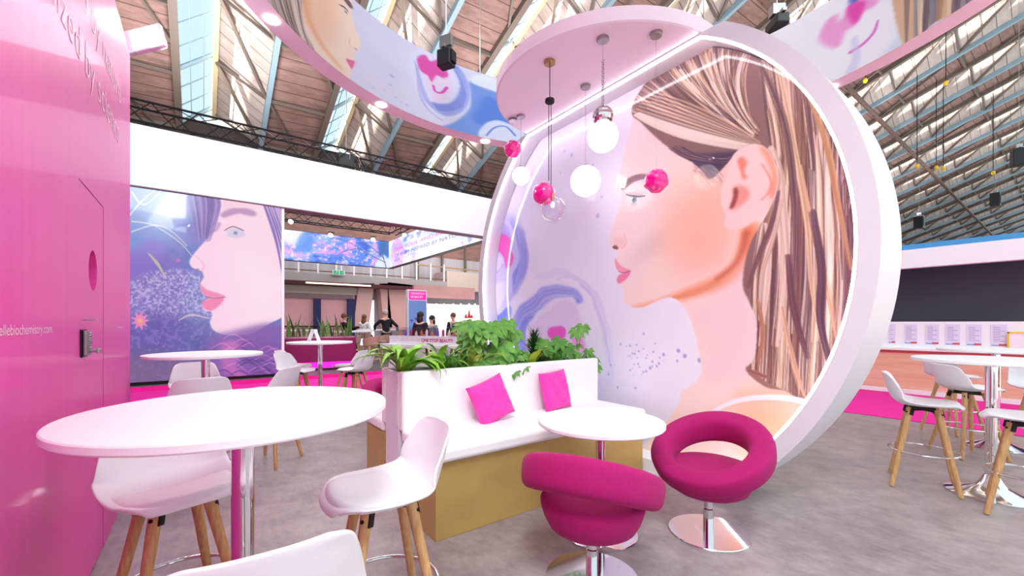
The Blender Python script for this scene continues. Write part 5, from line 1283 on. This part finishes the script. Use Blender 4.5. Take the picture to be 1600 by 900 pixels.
# ------------------------------------------------------------------ bar furniture and planter inside the booth
a, b = on_z(458, 580, PF), on_z(545, 580, PF); cx_ = (a.x+b.x)/2; cy_ = 12.6
pl = thing('snake_plant_planter', 'dark magenta planter counter glowing pink at its foot, holding snake plants', 'planter', (cx_, cy_, PF)); pl.rotation_euler.z = -.1
hw = 1.0
MB().box(-hw, hw, -.25, .25, .06, .92).build('planter_body', mat('dark_magenta_panel', (140, 0, 86), .4, coat=.3), pl, bevel=.05, seg=4)
MB().box(-hw+.05, hw-.05, -.262, -.252, .07, .22).build('foot_light', emit('pink_foot_light', (255, 20, 190), 1.2), pl)
mb = MB(); r = random.Random(6)
for i in range(34):
    x = -.9+1.8*(i/33)+r.uniform(-.04, .04); x += .12 if -.1 < x < .1 else 0; base = (x, r.uniform(-.15, .15), .9); L = r.uniform(.3, .72)
    strap(mb, base, r.uniform(0, 6.28), L, .055, 1.42+r.uniform(-.12, .12), .2, 6, .3)
sp = mb.build('snake_plants', LG['snake'], None, smooth=50); sp.matrix_world = Matrix.Translation((cx_, cy_, PF)) @ Matrix.Rotation(-.1, 4, 'Z'); tag(sp, 'row of upright snake plant leaves growing in the magenta planter', 'plant', kind='stuff')
# folded card on the far table
tc_ = thing('folded_card', 'white A-shaped table card standing on the bar table', 'table card', (1.42, 7.16, 1.1), 0)
mb = MB(); mb.bar((-.085, 0, .0), (-.012, 0, .19), .012, .1, up=(0, 1, 0)); mb.bar((.085, 0, 0), (.012, 0, .19), .012, .1, up=(0, 1, 0)); mb.bar((-.02, 0, .188), (.02, 0, .188), .012, .1, up=(0, 1, 0)); o = mb.build('card_panel', M['white'], tc_); o.rotation_euler.z = -math.atan2(AY, AX)
def tub_stool(x, y, rz, label):
    t = thing('wooden_bar_stool', label, 'stool', (x, y, PF), rz, 'wooden bar stools inside the booth')
    MB().lathe([(0, .66), (.2, .66), (.21, .70), (.2, .73), (0, .735)], n=28).build('seat', mat('taupe_seat', (176, 140, 128), .7) if 'taupe_seat' not in bpy.data.materials else bpy.data.materials['taupe_seat'], t, smooth=40)
    vs = []; n = 20
    for i in range(n+1):
        a = radians(200)*(i/n)-radians(100)-pi/2
        hh = .12+.10*cos((i/n-.5)*pi)
        for rr_, z in ((.205, .70), (.225, .70+hh), (.245, .70+hh), (.222, .68)): vs.append((rr_*cos(a), rr_*sin(a), z))
    MB().add(vs, [(i*4+j, (i+1)*4+j, (i+1)*4+(j+1) % 4, i*4+(j+1) % 4) for i in range(n) for j in range(4)]).build('tub_back', bpy.data.materials['taupe_seat'], t, smooth=40)
    for sx in (-1, 1):
        for sy in (-1, 1): MB().tube([(sx*.13, sy*.13, .67), (sx*.22, sy*.22, .002)], .017, 8, r2=.012).build('leg', M['woodp'], t, smooth=50)
    mb = MB(); c = [(-.185, -.185, .27), (.185, -.185, .27), (.185, .185, .27), (-.185, .185, .27)]
    for i in range(4): mb.tube([c[i], c[(i+1) % 4]], .009, 6)
    mb.build('stretcher', M['woodp'], t); return t
def atd(px, d, z=PF): p = at(px, 500, d); return p.x, p.y
for px, d, rz, lab in ((579, 11.9, .3, 'wooden bar stool with a taupe tub seat, nearest inside the booth'), (598, 13.6, 2.0, 'wooden bar stool beside the man in black'), (552, 13.2, 1.2, 'wooden bar stool behind the right chairs of the card table'), (446, 13.0, .8, 'wooden bar stool left behind the card table')):
    x, y = atd(px, d); tub_stool(x, y, rz, lab)
def bar_table(px, d, w, dp, h, label, rz=0):
    x, y = atd(px, d); t = thing('long_bar_table', label, 'table', (x, y, PF), rz, 'white bar tables inside the booth')
    MB().box(-w/2, w/2, -dp/2, dp/2, h-.05, h).build('table_top', M['top'], t, bevel=.005)
    for sx in (-1, 1):
        for sy in (-1, 1): MB().tube([(sx*(w/2-.12), sy*(dp/2-.08), h-.05), (sx*(w/2-.06), sy*(dp/2-.05), .002)], .022, 8, r2=.016).build('leg', M['woodp'], t)
    return t
bar_table(548, 13.4, 1.25, .6, 1.05, 'white bar table in front of the seated person at the left')
bar_table(586, 16.6, 1.5, .6, 1.05, 'white bar table in front of the brown-haired woman')
bar_table(462, 15.5, 1.4, .6, 1.05, 'white bar table behind the snake plants')

# product display counter in front of the booth
ca, cb = on_z(594, 537, .98), on_z(722, 541, .98)
dc = thing('display_counter', 'white counter table with slab legs, product case standing on it', 'counter', ((ca.x+cb.x)/2, (ca.y+cb.y)/2, 0))
ang = atan2(cb.y-ca.y, cb.x-ca.x); dc.rotation_euler.z = ang; L = (cb-ca).length
MB().box(-L/2, L/2+.3, 0, .55, .92, .98).build('counter_top', M['white'], dc, bevel=.004)
for x in (-L/2+.15, -L/2+.62, 0.25, L/2): MB().box(x, x+.12, .08, .5, 0.008, .92).build('slab_leg', M['white'], dc)
pc = thing('product_case', 'acrylic topped white case with products and pink writing on its front', 'display case', (dc.location.x, dc.location.y, .98), ang)
x0c = -L/2+.17; x1c = L/2+.2
MB().box(x0c, x1c, .08, .42, .0, .16).build('case_base', M['white'], pc)
MB().box(x0c, x1c, .07, .43, .165, .33).build('acrylic_cover', M['acryl'], pc)
o = text('ONE STOP BEAUTY', .09, mat('pink_print', (214, 60, 130), .5), pc, 'case_lettering', 0, bold=.002); a_, b_ = text_w(o)
for v in o.data.vertices: x, y = v.co.x, v.co.y; v.co = (.0+(x-a_)*.95, .076, .055+y)
o = text('READY TO USE', .07, mat('pale_pink_print', (236, 190, 214), .5), pc, 'case_lettering', 0); a_, b_ = text_w(o)
for v in o.data.vertices: x, y = v.co.x, v.co.y; v.co = (x0c+.32+(x-a_), .076, .06+y)
cols = [(206, 120, 90), (120, 70, 190), (176, 40, 90), (230, 200, 170), (190, 90, 60), (240, 210, 220)]
for i in range(14):
    x = x0c+.15+i*(x1c-x0c-.3)/13; c_ = cols[i % 6]
    o = MB().lathe([(0, 0), (.022, 0), (.024, .01), (.024, .06+.02*(i % 3)), (.012, .075+.02*(i % 3)), (.012, .10+.015*(i % 3)), (0, .10+.015*(i % 3))], n=12).build('cosmetic_bottle', mat('bottle_tint_%d' % i, c_, .3), None, smooth=40)
    o.matrix_world = Matrix.Translation(pc.location) @ Matrix.Rotation(ang, 4, 'Z') @ Matrix.Translation((x, .25, .161))
    tag(o, 'small cosmetic bottle standing inside the acrylic product case', 'bottle', 'bottles in the product case')

# ------------------------------------------------------------------ people
def skinned(name, chain, m, parent=None, root=0, lv=2):
    """chain: {key:(pos, radius, parentkey)}"""
    keys = list(chain); idx = {k: i for i, k in enumerate(keys)}
    me = bpy.data.meshes.new(name); me.from_pydata([chain[k][0] for k in keys], [(idx[k], idx[chain[k][2]]) for k in keys if chain[k][2]], [])
    o = bpy.data.objects.new(name, me); COL.objects.link(o)
    s_ = o.modifiers.new('skin', 'SKIN'); s_.use_smooth_shade = True
    for i, k in enumerate(keys):
        rd = chain[k][1]; rd = rd if isinstance(rd, tuple) else (rd, rd)
        me.skin_vertices[0].data[i].radius = rd; me.skin_vertices[0].data[i].use_root = (chain[k][2] is None)
    d = o.modifiers.new('sub', 'SUBSURF'); d.levels = lv; d.render_levels = lv
    bpy.context.view_layer.update(); dg = bpy.context.evaluated_depsgraph_get()
    me2 = bpy.data.meshes.new_from_object(o.evaluated_get(dg)); bpy.data.objects.remove(o)
    me2.materials.clear(); me2.materials.append(m); n = bpy.data.objects.new(name, me2); COL.objects.link(n)
    for p in me2.polygons: p.use_smooth = True
    if parent is not None: n.parent = parent
    return n
skinm = mat('skin', (226, 172, 150), .5); darkc = mat('black_clothing', (30, 26, 38), .85); suitc = mat('navy_suit', (44, 42, 60), .8); shirt = mat('white_shirt', (240, 236, 240), .7)
hb = mat('brown_hair', (110, 72, 54), .7); hd = mat('dark_hair', (42, 30, 34), .7); hg = mat('grey_hair', (196, 178, 168), .7); greyj = mat('teal_grey_top', (120, 130, 146), .8); jeans = mat('dark_trousers', (36, 30, 42), .85)
def person(loc, rz, label, top=darkc, trous=jeans, hair=hb, hairlong=0, sit=False, lean=0.0, larm=None, rarm=None, headturn=0, seat=.78, tie=None, astride=False):
    t = thing('person', label, 'person', loc, rz, 'visitors at the stands')
    H0 = .93 if not sit else seat+.10
    up = lambda z: Vector((0, lean*(z-H0), z))
    pel, che, nek = up(H0), up(H0+.38), up(H0+.545); hc_ = up(H0+.70)+Vector((0, .02, 0))
    ch = {'pel': (pel, .12, None), 'wai': (up(H0+.18), (.125, .10), 'pel'), 'che': (che, (.165, .11), 'wai'), 'shb': (up(H0+.48), (.10, .08), 'che'), 'nek': (nek, .052, 'shb'), 'jaw': (hc_-Vector((0, -.005, .06)), .062, 'nek'), 'hed': (hc_, (.082, .098), 'jaw'), 'cro': (hc_+Vector((0, -.01, .07)), (.07, .085), 'hed')}
    arms = {-1: larm or (Vector((-.25, .0, H0+.2)), Vector((-.24, .08, H0-.05))), 1: rarm or (Vector((.25, .0, H0+.2)), Vector((.24, .08, H0-.05)))}
    for s_ in (-1, 1):
        S = 'L' if s_ < 0 else 'R'; sh = up(H0+.46)+Vector((s_*.175, 0, 0)); el, wr = arms[s_]; hv = (Vector(wr)-Vector(el)).normalized()
        ch['sh'+S] = (sh, .058, 'shb'); ch['el'+S] = (el, .042, 'sh'+S); ch['wr'+S] = (wr, .027, 'el'+S); ch['hn'+S] = (Vector(wr)+hv*.07, (.036, .018), 'wr'+S)
        if sit: hp = pel+Vector((s_*.09, .02, -.03)); kn = Vector((s_*.12, .44, seat+.03)); an = Vector((s_*.12, .40, seat-.40)); 
        else: hp = pel+Vector((s_*.09, 0, -.06)); kn = Vector((s_*.10, .02, .50)); an = Vector((s_*.11, -.02, .09))
        if astride and s_ < 0: kn = Vector((-.20, .30, .62)); an = Vector((-.26, .16, .20))
        to = an+Vector((0, .16, -.05))
        ch['hp'+S] = (hp, .09, 'pel'); ch['kn'+S] = (kn, .058, 'hp'+S); ch['an'+S] = (an, .04, 'kn'+S); ch['to'+S] = (to, (.04, .03), 'an'+S)
    body = skinned('body', ch, skinm, t)
    # fingers, nose and ears join the body mesh
    ex_ = MB()
    for s_ in (-1, 1):
        el, wr = arms[s_]; hv = (Vector(wr)-Vector(el)).normalized(); sd = hv.cross(Vector((0, 0, 1)));
        sd = sd.normalized() if sd.length > .1 else Vector((0, 1, 0)); nn = hv.cross(sd)
        for k, (o_, l_) in enumerate(((-.027, .062), (-.009, .075), (.009, .072), (.026, .056))):
            a = Vector(wr)+hv*.085+sd*o_; ex_.tube([a, a+hv*l_*.5-nn*.006, a+hv*l_-nn*.022], .0085, 6, r2=.006)
        a = Vector(wr)+hv*.035+sd*.03*s_; ex_.tube([a, a+hv*.03+sd*.022*s_, a+hv*.06+sd*.026*s_-nn*.01], .010, 6, r2=.007)
    ex_.sphere(hc_+Vector((0, .098, -.015)), .014, 8, 6, (.8, 1.1, 1.4))
    for s_ in (-1, 1): ex_.sphere(hc_+Vector((s_*.084, 0, -.01)), .022, 8, 6, (.4, .8, 1.3))
    e2 = ex_.build('x', skinm, None, smooth=0); bm = bmesh.new(); bm.from_mesh(body.data); bm.from_mesh(e2.data); bm.to_mesh(body.data); bm.free(); bpy.data.objects.remove(e2)
    for p in body.data.polygons: p.use_smooth = True
    # face
    fc = MB()
    for s_ in (-1, 1): fc.sphere(hc_+Vector((s_*.032, .088, .012)), .010, 8, 6, (1.4, .5, .7))
    fc.build('eyes', hd, t, smooth=0)
    MB().sphere(hc_+Vector((0, .09, -.055)), .016, 8, 6, (1.4, .4, .4)).build('mouth', mat('lips', (190, 90, 96), .5), t, smooth=0)
    # jacket and trousers
    jk = {'pel': (pel-Vector((0, 0, .02)), (.145, .125), None), 'wai': (ch['wai'][0], (.142, .118), 'pel'), 'che': (che, (.182, .128), 'wai'), 'shb': (up(H0+.475), (.112, .092), 'che')}
    for s_ in (-1, 1):
        S = 'L' if s_ < 0 else 'R'; el, wr = arms[s_]
        jk['sh'+S] = (ch['sh'+S][0], .074, 'shb'); jk['el'+S] = (el, .056, 'sh'+S); jk['wr'+S] = (Vector(wr)-(Vector(wr)-Vector(el)).normalized()*.01, .042, 'el'+S)
    skinned('jacket', jk, top, t)
    tr = {'pel': (pel-Vector((0, 0, .02)), (.135, .125), None)}
    for s_ in (-1, 1):
        S = 'L' if s_ < 0 else 'R'
        tr['hp'+S] = (ch['hp'+S][0], .105, 'pel'); tr['kn'+S] = (ch['kn'+S][0], .072, 'hp'+S); tr['an'+S] = (ch['an'+S][0]+Vector((0, 0, .02)), .056, 'kn'+S)
    skinned('trousers', tr, trous, t)
    sh_ = MB()
    for s_ in (-1, 1):
        S = 'L' if s_ < 0 else 'R'; a = ch['an'+S][0]; sh_.sphere(a+Vector((0, .07, -.045)), .05, 12, 8, (.9, 2.4, .85))
    sh_.build('shoes', M['blackp'], t, smooth=0)
    hm_ = MB(); hm_.sphere(hc_+Vector((0, -.022, .035)), .108, 18, 12, (.92, 1.02, 1.0))
    if hairlong: hm_.sphere(hc_+Vector((0, -.055, -.06-hairlong*.3)), .10, 16, 12, (1.05, .7, 1.0+hairlong*4))
    hm_.build('hair', hair, t, smooth=0)
    if tie: MB().bar(che+Vector((0, .14, .12)), che+Vector((0, .14, -.16)), .05, .02).build('tie', tie, t); MB().bar(che+Vector((0, .125, .15)), che+Vector((0, .125, -.1)), .13, .02).build('shirt', shirt, t)
    return t
def face_cam(dx, dd): v = CR*dx+CF*dd; return atan2(-v.x, v.y)
def pz(px, d, z=PF): p = at(px, 500, d); return (p.x, p.y, z)
person(pz(604, 14.6), face_cam(-.55, .8), 'grey-haired person in black leaning over the bar tables, back to the camera', lean=.18, hair=hg, astride=True, larm=(Vector((-.36, .16, 1.2)), Vector((-.30, .34, 1.06))), rarm=(Vector((.38, .0, 1.18)), Vector((.42, .12, 1.0))))
person(pz(538, 15.2), face_cam(.95, .1), 'brown-haired person in black gesturing with one arm at the left bar table', sit=True, seat=.72, larm=(Vector((-.22, .2, 1.05)), Vector((-.1, .42, 1.1))), rarm=(Vector((.2, .3, 1.12)), Vector((.1, .58, 1.15))))
person(pz(569, 17.4), face_cam(.1, 1), 'woman with long brown hair seated with her back to the camera', top=mat('pale_top', (222, 214, 216), .8), hairlong=.35, sit=True, seat=.72)
person(pz(657, 12.4), face_cam(.35, .9), 'dark-haired person in a black jacket seen from behind at the totem', hair=hd, hairlong=.12, sit=True, seat=.70)
person(pz(675, 13.9), face_cam(-.5, -.8), 'dark-haired woman in a grey top facing the camera behind the counter', top=greyj, hair=hd, hairlong=.15, sit=True, seat=.62)
person(pz(709, 15.0, 0), face_cam(-.35, -.9), 'man in a navy suit and purple tie looking down', top=suitc, hair=hb, tie=mat('purple_tie', (120, 40, 110), .6), lean=.06)
# stools under the seated visitors
for px, d, lab in ((538, 15.2, 'wooden bar stool under the gesturing person'), (569, 17.4, 'wooden bar stool under the brown-haired woman'), (657, 12.4, 'wooden bar stool under the person in the black jacket'), (675, 13.9, 'wooden bar stool under the woman in grey')):
    x, y = atd(px, d); tub_stool(x, y, .4, lab)

# ------------------------------------------------------------------ stand on the right
RX = 11.14
st_ = thing('poster_counter', 'long white counter with a wood-look front and a back board of printed sheets', 'counter', (RX+.3, 1, 0))
woodf = mat('pale_wood_front', (236, 196, 168), .5, noise=((222, 168, 138), 2.2, (1, .5, 5), 6))
MB().box(RX+.02, RX+.8, -4, 3.4, .09, .80).build('wood_front', woodf, st_)
MB().box(RX, RX+.8, -4, 3.4, 0, .09).build('white_plinth', M['white'], st_)
MB().box(RX+.01, RX+.8, -4, 3.4, .80, .855).build('red_stripe', mat('red_stripe', (196, 88, 84), .5), st_)
MB().box(RX-.03, RX+.82, -4, 3.4, .855, .90).build('counter_top', M['white'], st_, bevel=.004)
MB().box(RX+.12, RX+.15, .45, 3.4, .90, 1.42).build('poster_board', M['whitew'], st_); settle(st_)
paper = mat('lilac_paper', (228, 222, 246), .6); redp = mat('red_strip_print', (214, 84, 96), .5); bluep = mat('blue_strip_print', (120, 170, 220), .5); inkp = mat('grey_ink', (150, 146, 190), .6)
for i, (pa, pb_) in enumerate(((1388, 1399), (1413, 1433), (1446, 1467), (1477, 1500), (1510, 1534), (1548, 1574))):
    xx = RX+.115; y0 = on_x(pa, 510, xx).y; y1 = on_x(pb_, 510, xx).y; z1, z0 = on_x(pa, 507.5, xx).z, on_x(pb_, 531, xx).z
    z1 = 1.37; z0 = .99
    t = thing('printed_sheet', ['printed sheet half hidden at the left end of the poster board', 'second printed sheet from the left on the poster board', 'third printed sheet from the left on the poster board', 'fourth printed sheet from the left on the poster board', 'fifth printed sheet from the left on the poster board', 'rightmost printed sheet on the poster board'][i], 'poster', (xx, (y0+y1)/2, z0), 0, 'printed sheets on the counter board')
    w_ = abs(y1-y0)/2
    MB().box(-.003, .003, -w_, w_, 0, z1-z0).build('paper', paper, t)
    MB().box(-.005, -.003, -w_+.005, 0, .0, .035).build('red_footer', redp, t); MB().box(-.005, -.003, 0, w_-.005, .0, .018).build('blue_footer', bluep, t)
    mb = MB()
    for k in range(9): mb.box(-.0045, -.003, -w_+.03+(.05 if k % 3 else .0), w_-.03, .08+k*.03, .08+k*.03+.008)
    mb.build('printed_lines', inkp, t)
q0, q1 = on_x(1578, 520, RX+.05), on_x(1606, 520, RX+.05)
t = thing('framed_notice', 'yellow framed notice standing on the counter by the printed sheets', 'notice', (RX+.05, (q0.y+q1.y)/2, .90), 0)
w_ = abs(q0.y-q1.y)/2+.03
mb = MB(); z_ = .34; mb.box(-.01, .01, -w_, -w_+.025, 0.0, z_); mb.box(-.01, .01, w_-.025, w_, 0.0, z_); mb.box(-.01, .01, -w_, w_, 0, .025); mb.box(-.01, .01, -w_, w_, z_-.025, z_); mb.build('notice_frame', mat('yellow_frame', (250, 206, 50), .5), t)
MB().box(-.004, .004, -w_+.02, w_-.02, .02, z_-.02).build('notice_sheet', M['white'], t)
o = MB().box(RX+1.2, RX+1.3, -6, 3.9, 1.0, 2.62).build('dark_back_screen', mat('dark_slate_panel', (72, 70, 86), .45)); tag(o, 'long dark grey panel above the poster board', 'panel')
t = thing('stand_fascia', 'white fascia with a blue top edge above the dark panel on the right', 'fascia', (RX+.9, 0, 2.47))
MB().box(RX, RX+.18, -6, 3.6, 2.47, 2.83).build('fascia_panel', M['whitew'], t); MB().box(RX+.01, RX+2.0, -6, 3.6, 2.83, 2.93).build('blue_edge', mat('sky_blue_edge', (70, 160, 220), .5), t); settle(t)
for y in (3.5, -4.6):
    o = MB().box(RX+1.02, RX+1.19, y-.08, y+.08, 0, 2.83).build('stand_post', M['whitew']); tag(o, ['white post carrying the right-hand stand fascia, left end', 'white post carrying the right-hand stand fascia, right end'][y < 0], 'post')
# unseen fill lamps added high over the aisles to brighten the scene
area('unseen_fill_lamp', (-1.5, -1.5, 7.5), (1.5, 4, 0), 3, 3, 260, (.93, 1, .97))
area('unseen_fill_lamp', (7.5, -1.0, 7.5), (7, 2.5, 0), 3, 3, 90, (.93, 1, .97))
area('unseen_fill_lamp', (3, 9.2, 8.0), (2.5, 9.5, 0), 4, 2, 260, (.93, 1, .97))
area('unseen_fill_lamp', (4, 16, 9.0), (4, 18, 0), 5, 5, 420, (1, .9, .9))
for x, y in ((0, 8), (8, 4), (0, 20), (12, 16), (24, 6), (40, 8), (58, 8)): area('unseen_roof_fill', (x, y, 9), (x, y+.01, 30), 3, 3, 650, (1, .99, .96))  # added lamps without fixtures, pointing up to brighten the roof
area('unseen_fill_lamp', (13, 22, 9.5), (12, 25, 1), 6, 3, 420, (1, .88, .86))

area('unseen_fill_lamp', (-.8, -1.2, 6.5), (3.56, 3.0, 1.9), 2, 2, 150, (.98, 1, .99))  # extra unseen fill, added to brighten the round picture wall
